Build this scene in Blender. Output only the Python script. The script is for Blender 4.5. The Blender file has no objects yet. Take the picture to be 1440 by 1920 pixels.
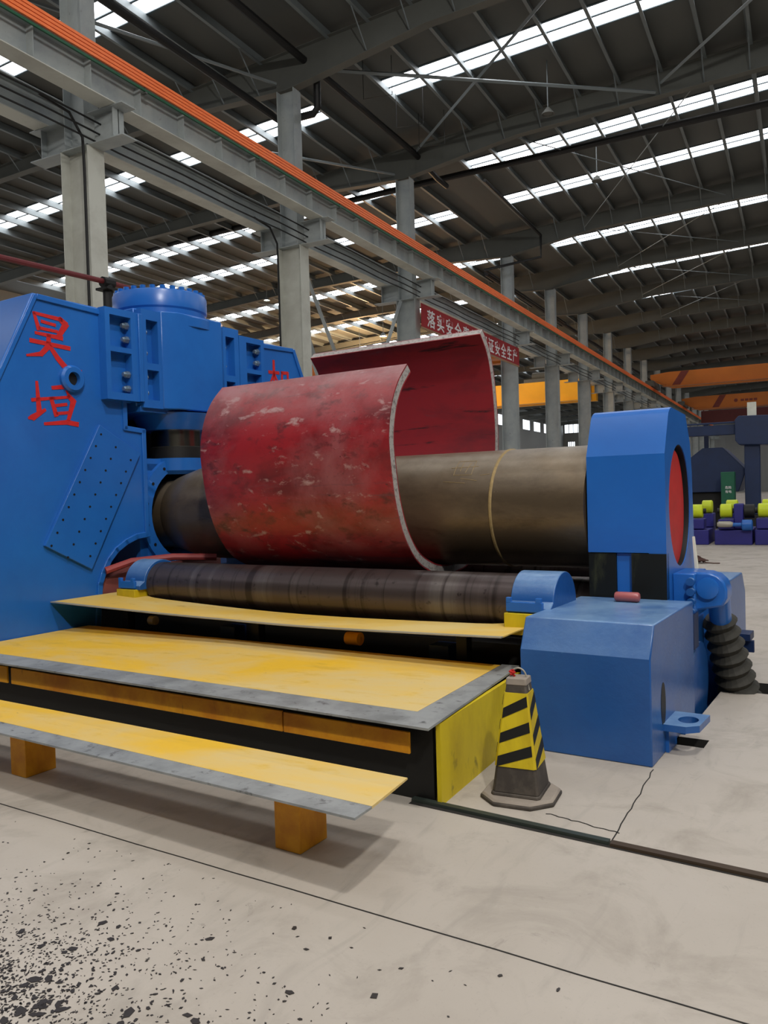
import bpy, bmesh, math, random
from mathutils import Vector, Matrix
random.seed(7)
PI = math.pi
sc = bpy.context.scene
COL = sc.collection
# ------------------------------------------------------------------ camera, world, lights, exposure
cam = bpy.data.cameras.new('camera'); co = bpy.data.objects.new('camera', cam); COL.objects.link(co)
co.matrix_world = Matrix(((0.885608, 0.013988, 0.464224, 0.0), (0.463574, 0.034194, -0.885398, 0.0), (-0.028259, 0.999317, 0.023798, 1.6), (0, 0, 0, 1)))
cam.sensor_fit = 'VERTICAL'; cam.sensor_height = 36.0; cam.sensor_width = 27.0
cam.lens = 1502.7 / 1920 * 36.0
cam.clip_end = 600; cam.clip_start = 0.05
sc.camera = co
SKYLIGHT = 7.2          # radiance of the daylit roof panels
AMBIENT = 0.02
sc.view_settings.view_transform = 'Standard'; sc.view_settings.look = 'None'
sc.view_settings.exposure = 0.0; sc.view_settings.gamma = 1.0; sc.view_settings.use_curve_mapping = False
w = bpy.data.worlds.new('daylight'); sc.world = w; w.use_nodes = True
bg = w.node_tree.nodes['Background']; bg.inputs[0].default_value = (0.80, 0.88, 1.0, 1); bg.inputs[1].default_value = AMBIENT
sc.cycles.max_bounces = 6; sc.cycles.diffuse_bounces = 4; sc.cycles.sample_clamp_indirect = 6

# ------------------------------------------------------------------ materials
def s2l(c):
    return tuple(((x/255)/12.92 if x/255 <= 0.04045 else ((x/255+0.055)/1.055)**2.4) for x in c) + (1,)
def base_mat(name, rough=0.6, metal=0.0):
    m = bpy.data.materials.new(name); m.use_nodes = True
    n = m.node_tree.nodes; l = m.node_tree.links
    b = n['Principled BSDF']; b.inputs['Roughness'].default_value = rough; b.inputs['Metallic'].default_value = metal
    return m, n, l, b
def coords(n, l, scale=(1, 1, 1)):
    t = n.new('ShaderNodeTexCoord'); mp = n.new('ShaderNodeMapping'); mp.inputs['Scale'].default_value = scale
    l.new(t.outputs['Object'], mp.inputs['Vector']); return mp.outputs['Vector']
def noise(n, l, vec, scale, detail=6, rough=0.6, dist=0.0):
    t = n.new('ShaderNodeTexNoise'); t.inputs['Scale'].default_value = scale; t.inputs['Detail'].default_value = detail
    t.inputs['Roughness'].default_value = rough; t.inputs['Distortion'].default_value = dist
    l.new(vec, t.inputs['Vector']); return t.outputs['Fac']
def ramp(n, l, fac, stops):
    r = n.new('ShaderNodeValToRGB'); e = r.color_ramp.elements
    while len(e) < len(stops): e.new(0.5)
    for i, (p, c) in enumerate(stops): e[i].position = p; e[i].color = c
    l.new(fac, r.inputs['Fac']); return r.outputs['Color']
def mixc(n, l, fac, a, b):
    m = n.new('ShaderNodeMix'); m.data_type = 'RGBA'
    for s, v in ((m.inputs['Factor'], fac), (m.inputs[6], a), (m.inputs[7], b)):
        if hasattr(v, 'is_linked') or hasattr(v, 'links'): l.new(v, s)
        else: s.default_value = v
    return m.outputs[2]
W, K = (1, 1, 1, 1), (0, 0, 0, 1)
def simple(name, rgb, rough=0.6, metal=0.0, var=0.12, scale=3.0, stretch=(1, 1, 1), bump=0.0):
    m, n, l, b = base_mat(name, rough, metal)
    c = s2l(rgb); v = coords(n, l, stretch)
    lo = tuple(x*(1-var) for x in c[:3]) + (1,); hi = tuple(min(1, x*(1+var)) for x in c[:3]) + (1,)
    f = noise(n, l, v, scale)
    l.new(ramp(n, l, f, [(0.3, lo), (0.7, hi)]), b.inputs['Base Color'])
    if bump:
        bp = n.new('ShaderNodeBump'); bp.inputs['Strength'].default_value = bump; bp.inputs['Distance'].default_value = 0.01
        l.new(noise(n, l, v, scale*6), bp.inputs['Height']); l.new(bp.outputs[0], b.inputs['Normal'])
    return m
def patchy(name, layers, base, rough=0.6, metal=0.0, bump=0.15, dust_toplight=None):
    """base colour with noise-thresholded patches: layers = [(rgb, scale, lo, hi, stretch)]"""
    m, n, l, b = base_mat(name, rough, metal)
    cur = s2l(base); h = None
    for rgb, scale, lo, hi, st in layers:
        v = coords(n, l, st)
        f = noise(n, l, v, scale, 8, 0.65, 0.3)
        r = ramp(n, l, f, [(lo, K), (hi, W)])
        cur = mixc(n, l, r, cur, s2l(rgb)); h = f
    if dust_toplight:   # workshop dusting plus painted top light on up-facing faces, broken by noise
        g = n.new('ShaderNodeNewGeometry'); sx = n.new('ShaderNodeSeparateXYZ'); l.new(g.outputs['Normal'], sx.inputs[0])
        mr = n.new('ShaderNodeMapRange'); mr.inputs[1].default_value = .25; mr.inputs[2].default_value = .95; mr.inputs[4].default_value = dust_toplight[1]; l.new(sx.outputs['Z'], mr.inputs[0])
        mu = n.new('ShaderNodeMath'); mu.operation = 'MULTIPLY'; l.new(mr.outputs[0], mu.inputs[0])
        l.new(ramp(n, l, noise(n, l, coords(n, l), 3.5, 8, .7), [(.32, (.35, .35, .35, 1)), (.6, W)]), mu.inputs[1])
        cur = mixc(n, l, mu.outputs[0], cur, s2l(dust_toplight[0]))
    l.new(cur, b.inputs['Base Color'])
    if bump and h is not None:
        bp = n.new('ShaderNodeBump'); bp.inputs['Strength'].default_value = bump; bp.inputs['Distance'].default_value = 0.01
        l.new(h, bp.inputs['Height']); l.new(bp.outputs[0], b.inputs['Normal'])
    return m
def emis(name, rgb, strength):
    m = bpy.data.materials.new(name); m.use_nodes = True; n = m.node_tree.nodes; l = m.node_tree.links
    n.clear(); e = n.new('ShaderNodeEmission'); e.inputs[0].default_value = s2l(rgb); e.inputs[1].default_value = strength
    o = n.new('ShaderNodeOutputMaterial'); l.new(e.outputs[0], o.inputs[0]); return m

M = {}
M['blue'] = patchy('blue_gloss_paint', [((36, 106, 188), 1.2, .35, .7, (1, 1, 1))], (32, 95, 174), 0.28, 0, 0.04)
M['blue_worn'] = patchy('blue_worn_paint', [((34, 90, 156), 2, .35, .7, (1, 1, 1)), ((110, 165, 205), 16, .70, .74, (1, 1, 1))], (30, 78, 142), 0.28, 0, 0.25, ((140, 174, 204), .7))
M['blue_dark'] = simple('dark_blue_paint', (8, 36, 76), 0.5)
M['indigo'] = simple('indigo_paint', (38, 36, 120), 0.5)
M['black'] = simple('black_steel', (22, 22, 20), 0.55, 0.2)
M['slide'] = patchy('greasy_slide_steel', [((60, 62, 40), 6, .55, .7, (1, 1, .3))], (20, 22, 18), 0.5, 0.3)
M['red_hub'] = simple('red_hub_paint', (186, 34, 30), 0.5, 0, .15, 5)
M['red_text'] = simple('red_lettering_paint', (190, 22, 22), 0.6, 0, .1, 20)
M['roll'] = patchy('dark_rolled_steel', [((126, 108, 84), 2.4, .45, .7, (.5, 1, 1)), ((72, 60, 48), 5, .55, .75, (.3, 1, 1)), ((150, 132, 104), 40, .66, .72, (4, 1, 1))], (98, 84, 66), 0.36, 0.5, .1, ((160, 148, 130), .7))  # the pale upper coat also paints the highlight along the roll's top
M['side_roll'] = patchy('banded_roll_steel', [((112, 104, 100), 1.3, .52, .66, (1.2, .02, .02)), ((56, 48, 46), 5.0, .54, .64, (2.2, .02, .02)), ((50, 42, 40), 12, .6, .7, (1, 1, 1))], (84, 74, 72), 0.34, 0.6, .05)
M['weld'] = simple('weld_bead', (150, 128, 84), 0.6, 0.2, .2, 40)
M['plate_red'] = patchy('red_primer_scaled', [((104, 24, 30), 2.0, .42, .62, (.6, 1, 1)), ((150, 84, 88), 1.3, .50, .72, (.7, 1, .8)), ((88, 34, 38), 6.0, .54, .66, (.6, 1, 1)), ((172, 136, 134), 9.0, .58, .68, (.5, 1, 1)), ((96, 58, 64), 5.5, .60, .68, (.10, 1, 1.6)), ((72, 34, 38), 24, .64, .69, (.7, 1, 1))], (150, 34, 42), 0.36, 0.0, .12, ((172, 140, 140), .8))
M['plate_in'] = patchy('red_primer_inner', [((92, 26, 34), 2.6, .45, .7, (.4, 1, 1)), ((40, 16, 18), 6, .62, .68, (.15, 1, 1.3)), ((110, 50, 56), 12, .6, .72, (.2, 1, 1))], (138, 26, 34), 0.6, 0.0, .05)
M['cut_edge'] = patchy('flame_cut_edge', [((112, 108, 104), 34, .50, .66, (1, 1, 1))], (176, 171, 166), 0.6, 0.3, .4)
M['yellow'] = patchy('yellow_deck_paint', [((212, 186, 122), 1.1, .40, .60, (.6, 1, 1)), ((206, 166, 50), 7, .56, .72, (.4, 1, 1)), ((120, 105, 70), 22, .68, .74, (1, 1, 1))], (226, 180, 44), 0.62, 0, .1)
M['yellow_pale'] = patchy('pale_yellow_sheet', [((216, 190, 120), 1.6, .42, .62, (.6, 1, 1)), ((190, 150, 70), 8, .6, .72, (.4, 1, 1)), ((120, 105, 75), 26, .69, .75, (1, 1, 1))], (220, 180, 76), 0.6, 0, .05)
M['orange'] = patchy('orange_yellow_paint', [((206, 128, 8), 3, .45, .65, (1, 1, 1)), ((120, 80, 20), 10, .62, .72, (1, 1, .3))], (232, 162, 20), 0.55, 0, .05)
M['lime'] = patchy('faded_yellow_panel', [((176, 150, 10), 3, .42, .62, (1, 1, .4)), ((96, 90, 30), 9, .6, .74, (1, 1, .5))], (206, 182, 20), 0.55, 0, .08)
M['grey_plate'] = patchy('worn_grey_steel', [((118, 121, 120), 3, .42, .64, (1, 1, 1)), ((92, 93, 92), 14, .58, .68, (1, 1, 1))], (150, 153, 152), 0.5, 0.1, .1)
M['light_edge'] = simple('bare_steel_edge', (170, 165, 150), 0.5, 0.4)
M['steel_paint'] = patchy('grey_steel_paint', [((140, 148, 150), .8, .4, .65, (1, 1, 1)), ((120, 118, 110), 8, .64, .74, (1, 1, 1))], (166, 172, 170), 0.55, 0, 0)
M['steel_light'] = patchy('cream_grey_steel_paint', [((176, 176, 166), .8, .4, .65, (1, 1, 1)), ((140, 136, 120), 10, .66, .76, (1, 1, 1))], (200, 202, 192), 0.6, 0, 0)
M['roof_steel'] = simple('dull_roof_steel', (88, 90, 85), 0.7, 0, .1, 1)
M['purlin'] = simple('galvanised_purlin', (116, 124, 126), 0.55, 0.2, .1, 1)
M['cable'] = simple('black_cable', (14, 14, 14), 0.6)
M['orange_rail'] = simple('orange_conductor_rail', (255, 126, 62), 0.5, 0, .06, 6)
M['green_rail'] = simple('green_earth_rail', (16, 84, 50), 0.5)
M['banner'] = simple('red_banner_cloth', (150, 28, 34), 0.8, 0, .08, 2)
M['white'] = simple('white_lettering', (225, 225, 225), 0.7)
M['crane'] = simple('orange_crane_paint', (178, 98, 16), 0.5, 0, .1, .5)
M['crane_yellow'] = simple('yellow_crane_paint', (246, 176, 22), 0.5, 0, .1, .5)
M['crane_red'] = simple('dark_red_chevron', (110, 40, 26), 0.6)
M['hi_yellow'] = simple('yellow_green_polyurethane', (206, 222, 30), 0.45)
M['green'] = simple('green_cabinet_paint', (10, 88, 62), 0.5)
M['rubber'] = patchy('dusty_dark_rubber', [((92, 84, 74), 5, .45, .7, (1, 1, 1))], (58, 52, 46), 0.75, 0, .05)
M['rubber_dust'] = simple('dust_covered_rubber', (142, 132, 120), 0.85, 0, .12, 8)
M['bellows'] = simple('dark_bellows_rubber', (44, 42, 34), 0.7, 0, .25, 8)
M['paper'] = simple('paper_label', (226, 226, 210), 0.7)
M['pinkcan'] = simple('dull_pink_enamel', (170, 92, 90), 0.35)
M['red_pipe'] = simple('dark_red_pipe_paint', (104, 34, 38), 0.5)
M['bolt'] = simple('bright_bolt_steel', (130, 150, 165), 0.35, 0.7)
M['chrome'] = simple('polished_piston', (150, 146, 132), 0.22, 1.0)
M['scale'] = simple('dark_mill_scale', (58, 54, 52), 0.45, 0.3, .3, 30)
M['rope'] = simple('dirty_rope', (84, 58, 50), 0.9, 0, .3, 60)
M['wood'] = simple('wood_offcut', (176, 120, 50), 0.7)
M['pit'] = simple('oily_pit_concrete', (34, 32, 28), 0.9)

def concrete():
    m, n, l, b = base_mat('concrete_floor', 0.55)
    v = coords(n, l)
    big = noise(n, l, v, .35, 5, .6, .4); mid = noise(n, l, v, 2.2, 8, .65, .6)
    vs = coords(n, l, (3.2, .8, 1)); st = noise(n, l, vs, 2.0, 8, .6, 1.2)
    fine = noise(n, l, v, 60, 4, .7)
    c = ramp(n, l, big, [(0.3, s2l((162, 153, 141))), (0.7, s2l((186, 178, 167)))])
    c = mixc(n, l, ramp(n, l, mid, [(0.50, K), (0.74, (.55, .55, .55, 1))]), c, s2l((126, 118, 106)))
    c = mixc(n, l, ramp(n, l, st, [(0.55, K), (0.78, (.5, .5, .5, 1))]), c, s2l((140, 134, 124)))
    c = mixc(n, l, ramp(n, l, fine, [(0.60, K), (0.78, (.35, .35, .35, 1))]), c, s2l((110, 104, 96)))
    c = mixc(n, l, ramp(n, l, noise(n, l, v, 5.0, 9, .7, 1.0), [(0.62, K), (0.7, (.4, .4, .4, 1))]), c, s2l((112, 106, 98)))
    l.new(c, b.inputs['Base Color'])
    l.new(ramp(n, l, mid, [(0.3, (.45, .45, .45, 1)), (0.7, (.7, .7, .7, 1))]), b.inputs['Roughness'])
    return m
M['concrete'] = concrete()
def corrugated(name, rgb, axis_scale):
    m, n, l, b = base_mat(name, 0.7)
    v = coords(n, l, axis_scale)
    wv = n.new('ShaderNodeTexWave'); wv.inputs['Scale'].default_value = 1.0; l.new(v, wv.inputs['Vector'])
    c = s2l(rgb)
    l.new(ramp(n, l, wv.outputs['Fac'], [(0.0, tuple(x*.86 for x in c[:3]) + (1,)), (0.3, c)]), b.inputs['Base Color'])
    bp = n.new('ShaderNodeBump'); bp.inputs['Strength'].default_value = .5; bp.inputs['Distance'].default_value = .03
    l.new(wv.outputs['Fac'], bp.inputs['Height']); l.new(bp.outputs[0], b.inputs['Normal'])
    return m
M['roof'] = simple('roof_underside_sheet', (88, 90, 87), 0.85, 0, .12, .6, (1, .15, 1))
M['wall'] = corrugated('corrugated_wall', (150, 152, 150), (1.2, 1.2, 0))
M['skylight'] = emis('daylit_roof_panel', (252, 252, 255), SKYLIGHT)
M['skyframe'] = simple('skylight_lap_seam', (70, 84, 90), 0.6)
M['winglow'] = emis('daylit_window_glass', (240, 247, 255), 2.2)
M['lampglow'] = emis('lit_lamp_glass', (255, 246, 225), 30)

# ------------------------------------------------------------------ mesh helpers
ROT_M = -math.radians(4.9455)        # the machine stands turned 4.9 degrees against the hall
def m2h(p):
    c, s = math.cos(ROT_M), math.sin(ROT_M)
    return (p[0]*c - p[1]*s, p[0]*s + p[1]*c, p[2])
LOC = {}
def thing(name, label, cat, loc=(0, 0, 0), frame='M', group=None):
    o = bpy.data.objects.new(name, None); COL.objects.link(o); o.empty_display_size = 0.2
    o.location = m2h(loc) if frame == 'M' else loc
    if frame == 'M': o.rotation_euler = (0, 0, ROT_M)
    LOC[o.name] = Vector(loc)
    o['label'] = label; o['category'] = cat
    if group: o['group'] = group
    return o
def tag(o, label, cat, group=None, kind=None):
    o['label'] = label; o['category'] = cat
    if group: o['group'] = group
    if kind: o['kind'] = kind
    return o
class MB:
    def __init__(s): s.v = []; s.f = []; s.mi = []; s.cur = 0
    def add(s, vs, fs):
        k = len(s.v); s.v += [Vector(p) for p in vs]; s.f += [tuple(i+k for i in f) for f in fs]; s.mi += [s.cur]*len(fs); return s
    def box(s, x0, x1, y0, y1, z0, z1):
        x0, x1 = sorted((x0, x1)); y0, y1 = sorted((y0, y1)); z0, z1 = sorted((z0, z1))
        return s.add([(x0, y0, z0), (x1, y0, z0), (x1, y1, z0), (x0, y1, z0), (x0, y0, z1), (x1, y0, z1), (x1, y1, z1), (x0, y1, z1)],
                     [(0, 3, 2, 1), (4, 5, 6, 7), (0, 1, 5, 4), (1, 2, 6, 5), (2, 3, 7, 6), (3, 0, 4, 7)])
    def prism(s, poly, axis, a0, a1):
        def P(p, a):
            if axis == 0: return (a, p[0], p[1])
            if axis == 1: return (p[0], a, p[1])
            return (p[0], p[1], a)
        n = len(poly)
        return s.add([P(p, a0) for p in poly] + [P(p, a1) for p in poly],
                     [tuple(range(n)), tuple(range(2*n-1, n-1, -1))] + [(i, i+n, (i+1) % n + n, (i+1) % n) for i in range(n)])
    def hexa(s, q0, q1):
        return s.add(list(q0) + list(q1), [(0, 1, 2, 3), (7, 6, 5, 4)] + [(i, i+4, (i+1) % 4 + 4, (i+1) % 4) for i in range(4)])
    def tube(s, path, r, n=10, cap=True):
        P = [Vector(p) for p in path]; k = len(s.v); rings = []
        up = Vector((0, 0, 1)); prev = None
        for i, p in enumerate(P):
            d = (P[min(i+1, len(P)-1)] - P[max(i-1, 0)]).normalized()
            a = prev if prev else (up if abs(d.z) < .9 else Vector((1, 0, 0)))
            x = (a - d*a.dot(d)).normalized(); y = d.cross(x); prev = x
            rr = r[i] if isinstance(r, (list, tuple)) else r
            rings.append([p + (x*math.cos(2*PI*j/n) + y*math.sin(2*PI*j/n))*rr for j in range(n)])
        vs = [q for R in rings for q in R]; fs = []
        for i in range(len(P)-1):
            for j in range(n): fs.append((i*n+j, i*n+(j+1) % n, (i+1)*n+(j+1) % n, (i+1)*n+j))
        if cap: fs += [tuple(reversed(range(n))), tuple((len(P)-1)*n+j for j in range(n))]
        return s.add(vs, fs)
    def lathe(s, prof, c, axis, n=48):
        """prof = [(a, r)] along axis ('x' or 'z' or 'y') round centre c"""
        vs = []; fs = []
        for a, r in prof:
            for j in range(n):
                t = 2*PI*j/n; x, y = r*math.cos(t), r*math.sin(t)
                vs.append({'x': (a, c[1]+x, c[2]+y), 'y': (c[0]+x, a, c[2]+y), 'z': (c[0]+x, c[1]+y, a)}[axis])
        for i in range(len(prof)-1):
            for j in range(n): fs.append((i*n+j, i*n+(j+1) % n, (i+1)*n+(j+1) % n, (i+1)*n+j))
        if prof[0][1] > 1e-5: fs.append(tuple(reversed(range(n))))
        if prof[-1][1] > 1e-5: fs.append(tuple((len(prof)-1)*n+j for j in range(n)))
        return s.add(vs, fs)
    def build(s, name, mat, parent=None, bevel=0, smooth=35, off=None, segs=2):
        me = bpy.data.meshes.new(name)
        o0 = Vector((0, 0, 0))
        if parent is not None and off is None: o0 = LOC[parent.name]
        elif off is not None: o0 = Vector(off)
        me.from_pydata([tuple(p - o0) for p in s.v], [], s.f)
        ms = mat if isinstance(mat, (list, tuple)) else [mat]
        for m in ms: me.materials.append(m)
        if len(ms) > 1: me.polygons.foreach_set('material_index', s.mi)
        bm = bmesh.new(); bm.from_mesh(me); bmesh.ops.remove_doubles(bm, verts=bm.verts, dist=1e-6)
        bmesh.ops.recalc_face_normals(bm, faces=bm.faces); bm.to_mesh(me); bm.free()
        if smooth:
            me.polygons.foreach_set('use_smooth', [True]*len(me.polygons)); me.set_sharp_from_angle(angle=math.radians(smooth))
        o = bpy.data.objects.new(name, me); COL.objects.link(o)
        if parent is not None: o.parent = parent; LOC[o.name] = LOC[parent.name]
        else: LOC[o.name] = o0
        if bevel:
            b = o.modifiers.new('bevel', 'BEVEL'); b.width = bevel; b.segments = segs; b.limit_method = 'ANGLE'; b.angle_limit = math.radians(40)
        return o
def single(mb, name, mat, label, cat, loc, frame='H', group=None, bevel=0, smooth=35, kind=None):
    """a thing that is one mesh; coordinates in its frame, origin at loc"""
    o = mb.build(name, mat, None, bevel, smooth, off=loc)
    o.location = m2h(loc) if frame == 'M' else loc
    if frame == 'M': o.rotation_euler = (0, 0, ROT_M)
    return tag(o, label, cat, group, kind)
def struct(mb, name, mat, frame='H', smooth=0):
    o = mb.build(name, mat, None, 0, smooth)
    if frame == 'M': o.rotation_euler = (0, 0, ROT_M)
    o['kind'] = 'structure'; return o
def copy_part(o, parent, dloc=(0, 0, 0)):
    c = o.copy(); COL.objects.link(c); c.parent = parent; c.location = Vector(o.location) + Vector(dloc); return c

# ------------------------------------------------------------------ the hall
CU = -13.2                                        # u of the face of the column row
COLV = [4.4, 12.48, 20.5, 28.45, 40.6, 48.7, 56.8, 64.9, 73.0, 81.1, 89.2, 97.3, 105.4, 113.5, 121.6, 129.7, 137.8, 145.9]
def zroof(x): return 15.2 + .05*(x + 13.2) if x < 6 else 15.2 + .05*19.2 - .05*(x - 6)
EPS = .0
# floor with the machine pit left open (cells in the machine frame)
us = [-60, -7.6, -6.0, -1.2, -1.155, -1.0, 1.3, 60]; vs = [-30, 5.08, 5.25, 5.3, 6.6, 6.95, 160]
hole = lambda a, b: (-7.6 < a < -1.155 and 5.3 < b < 6.95) or (-1.155 < a < 1.3 and 6.6 < b < 6.95) or (-1.2 < a < -1.0 and 5.08 < b < 5.25)
f = MB()
for i in range(len(us)-1):
    for j in range(len(vs)-1):
        a, b = (us[i]+us[i+1])/2, (vs[j]+vs[j+1])/2
        if not hole(a, b): f.add([(us[i], vs[j], 0), (us[i+1], vs[j], 0), (us[i+1], vs[j+1], 0), (us[i], vs[j+1], 0)], [(0, 1, 2, 3)])
struct(f, 'floor', M['concrete'], 'M')
p = MB()
for (a0, a1, b0, b1) in ((-7.6, -1.155, 5.3, 6.95), (-1.155, 1.3, 6.6, 6.95), (-1.2, -1.0, 5.08, 5.25)):
    p.add([(a0, b0, -1), (a1, b0, -1), (a1, b1, -1), (a0, b1, -1)], [(0, 1, 2, 3)])
for (a, b, c, d) in ((-7.6, 5.3, -1.155, 5.3), (-1.155, 5.3, -1.155, 6.6), (-1.155, 6.6, 1.3, 6.6), (1.3, 6.6, 1.3, 6.95), (-7.6, 6.95, 1.3, 6.95), (-7.6, 5.3, -7.6, 6.95),
                     (-1.2, 5.08, -1.0, 5.08), (-1.0, 5.08, -1.0, 5.25), (-1.0, 5.25, -1.2, 5.25), (-1.2, 5.25, -1.2, 5.08)):
    p.add([(a, b, 0), (c, d, 0), (c, d, -1), (a, b, -1)], [(0, 1, 2, 3)])
struct(p, 'trim_1', M['pit'], 'M')
# joints and the steel edging in the floor
def strip(pts, wd, h, name, mat):
    m = MB()
    for (a, b) in zip(pts[:-1], pts[1:]):
        d = Vector((b[0]-a[0], b[1]-a[1])).normalized(); n = Vector((-d.y, d.x))*wd/2
        m.prism([(a[0]-n.x, a[1]-n.y), (b[0]-n.x, b[1]-n.y), (b[0]+n.x, b[1]+n.y), (a[0]+n.x, a[1]+n.y)], 2, 0.0005, h)
    return struct(m, name, mat, 'M')
def wob(a, b, n, amp):
    out = []
    for i in range(n+1):
        t = i/n; out.append((a[0]+(b[0]-a[0])*t+random.uniform(-amp, amp), a[1]+(b[1]-a[1])*t+random.uniform(-amp, amp)))
    return out
strip(wob((-12, 2.28), (6, 2.65), 60, .0035), .007, .0015, 'trim_2', M['pit'])
strip(wob((-1.09, 3.48), (-1.17, 4.57), 16, .006), .006, .0015, 'trim_3', M['pit'])
strip(wob((-1.47, 3.70), (-1.10, 3.645), 16, .007), .008, .0015, 'trim_4', M['pit'])
strip(wob((-12, 5.0), (-1.25, 20.3), 4, .0), .006, .0015, 'trim_5', M['pit'])
strip([(-2.13, 3.50), (6, 3.41)], .028, .002, 'trim_6', M['pit'])
m = MB(); m.prism([(-2.13, 3.515), (-1.10, 3.495), (-1.10, 3.53), (-2.13, 3.55)], 2, 0, .018)
single(m, 'floor_edging', M['green_rail'] if False else simple('dark_green_edging', (44, 52, 46), .5), 'dark green steel strip along the slab edge in front of the cone', 'edging', (-1.6, 3.52, 0), 'M')
m = MB(); m.prism([(-1.09, 3.487), (6, 3.41), (6, 3.445), (-1.09, 3.527)], 2, 0, .016)
single(m, 'floor_edging', simple('brown_edging', (60, 46, 30), .6), 'brown rusty steel strip along the slab edge at bottom right', 'edging', (1, 3.5, 0), 'M')

# roof sheets, with the daylit panel strips let into them
bays = list(zip(COLV[:-1], COLV[1:]))
strips = [-7.6-.6, .4-.6, 8.44-.65]
for a, b in bays[1:]:
    if b - a > 10: strips += [31.45, 36.05]
    else: strips.append((a+b)/2-.58)
SW = 1.16
cuts = [-30.0]
for s in strips: cuts += [s, s+SW]
cuts.append(152.0)
PUR = [-12.2 + 1.36*i for i in range(14)] + [-14.6 - 1.36*i for i in range(18)]
segs_u = [(-40.5, -38.2, 0), (-38.2, -14.7, 1), (-14.7, -12.2, 0), (-12.2, 5.0, 1), (5.0, 7.0, 0), (7.0, 22.0, 1), (22.0, 24.0, 0)]
r = MB()
for (a, b, sky) in segs_u:
    if a < 6 < b: parts = [(a, 6), (6, b)]
    else: parts = [(a, b)]
    for (c, d) in parts:
        if sky: rng = [(cuts[i], cuts[i+1]) for i in range(0, len(cuts)-1, 2)]
        else: rng = [(-30, 152)]
        for (y0, y1) in rng:
            r.add([(c, y0, zroof(c)), (d, y0, zroof(d)), (d, y1, zroof(d)), (c, y1, zroof(c))], [(0, 3, 2, 1)])
struct(r, 'ceiling', M['roof'])
k = 0
for s in strips:
    k += 1; g = MB(); fr_ = MB()
    for (a, b, sky) in segs_u:
        if not sky or (a > 6 and s > 60) : continue
        for (y0, y1) in ((s, s+SW/2-.035), (s+SW/2+.035, s+SW)):
            g.add([(a, y0, zroof(a)), (b, y0, zroof(b)), (b, y1, zroof(b)), (a, y1, zroof(a))], [(0, 3, 2, 1)])
        for yy in (s-.03, s+SW/2-.035, s+SW-.01):
            fr_.hexa([(a, yy, zroof(a)-.03), (a, yy+.07, zroof(a)-.03), (a, yy+.07, zroof(a)+.02), (a, yy, zroof(a)+.02)],
                     [(b, yy, zroof(b)-.03), (b, yy+.07, zroof(b)-.03), (b, yy+.07, zroof(b)+.02), (b, yy, zroof(b)+.02)])
    go = struct(g, 'window_%d' % k, M['skylight'])
    fo = fr_.build('window_frame', M['skyframe'], go)
# end and side walls of the building
def wall(name, x0, x1, y0, y1, z1, holes):
    """wall panel with window openings; holes along its length (a0,a1,z0,z1)"""
    m = MB(); alongx = abs(x1-x0) > abs(y1-y0)
    A0, A1 = (x0, x1) if alongx else (y0, y1)
    ca = sorted({A0, A1} | {h[0] for h in holes} | {h[1] for h in holes}); cz = sorted({0, z1} | {h[2] for h in holes} | {h[3] for h in holes})
    for i in range(len(ca)-1):
        for j in range(len(cz)-1):
            a, z = (ca[i]+ca[i+1])/2, (cz[j]+cz[j+1])/2
            if any(h[0] < a < h[1] and h[2] < z < h[3] for h in holes): continue
            q = [(ca[i], cz[j]), (ca[i+1], cz[j]), (ca[i+1], cz[j+1]), (ca[i], cz[j+1])]
            m.add([(p[0], y0, p[1]) if alongx else (x0, p[0], p[1]) for p in q], [(0, 1, 2, 3)])
    struct(m, name, M['wall'])
    return alongx
hs = [(-40.3, -36.9, 12.0, 13.6), (-36.2, -30.5, 12.0, 13.6), (-29.5, -24, 12.0, 13.6), (-39.7, -38.3, 8.9, 10.3), (-33, -31.6, 8.9, 10.3)]
wall('wall_back', -40.5, 24, 152, 152, 17, hs)
for h in hs:
    k += 1; g = MB(); g.add([(h[0], 152.1, h[2]), (h[1], 152.1, h[2]), (h[1], 152.1, h[3]), (h[0], 152.1, h[3])], [(0, 1, 2, 3)])
    go = struct(g, 'window_%d' % k, M['winglow'])
    fr_ = MB()
    for x in [h[0] + (h[1]-h[0])*t for t in (0, .25, .5, .75, 1)]: fr_.box(x-.05, x+.05, 151.95, 152.05, h[2], h[3])
    fr_.build('window_frame', M['purlin'], go)
hs = [(6*i+1, 6*i+5, 1.2, 3.4) for i in range(24)] + [(6*i+1, 6*i+5, 11.4, 13.0) for i in range(24)]
wall('wall_left', -40.5, -40.5, -30, 152, 13.9, hs)
k += 1; g = MB()
for h in hs: g.add([(-40.6, h[0], h[2]), (-40.6, h[1], h[2]), (-40.6, h[1], h[3]), (-40.6, h[0], h[3])], [(0, 1, 2, 3)])
struct(g, 'window_%d' % k, M['winglow'])

# purlins
def purlin_mesh():
    m = MB()
    y0, y1 = -30, 151.9
    m.box(-.012, .012, y0, y1, -.29, -.01); m.box(-.09, .012, y0, y1, -.025, -.005); m.box(-.012, .09, y0, y1, -.30, -.28)
    return m.build('purlin', M['purlin'], None, 0, 0)
pur = purlin_mesh(); first = True
for x in PUR:
    if x > 5.6: continue
    o = pur if first else pur.copy()
    if not first: COL.objects.link(o)
    first = False
    o.location = (x, 0, zroof(x))
    if x > CU: tag(o, 'grey roof purlin running lengthwise under the roof of the right hall', 'roof purlin', 'purlins of the right hall')
    else: tag(o, 'grey roof purlin running lengthwise under the roof of the left hall', 'roof purlin', 'purlins of the left hall')

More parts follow.
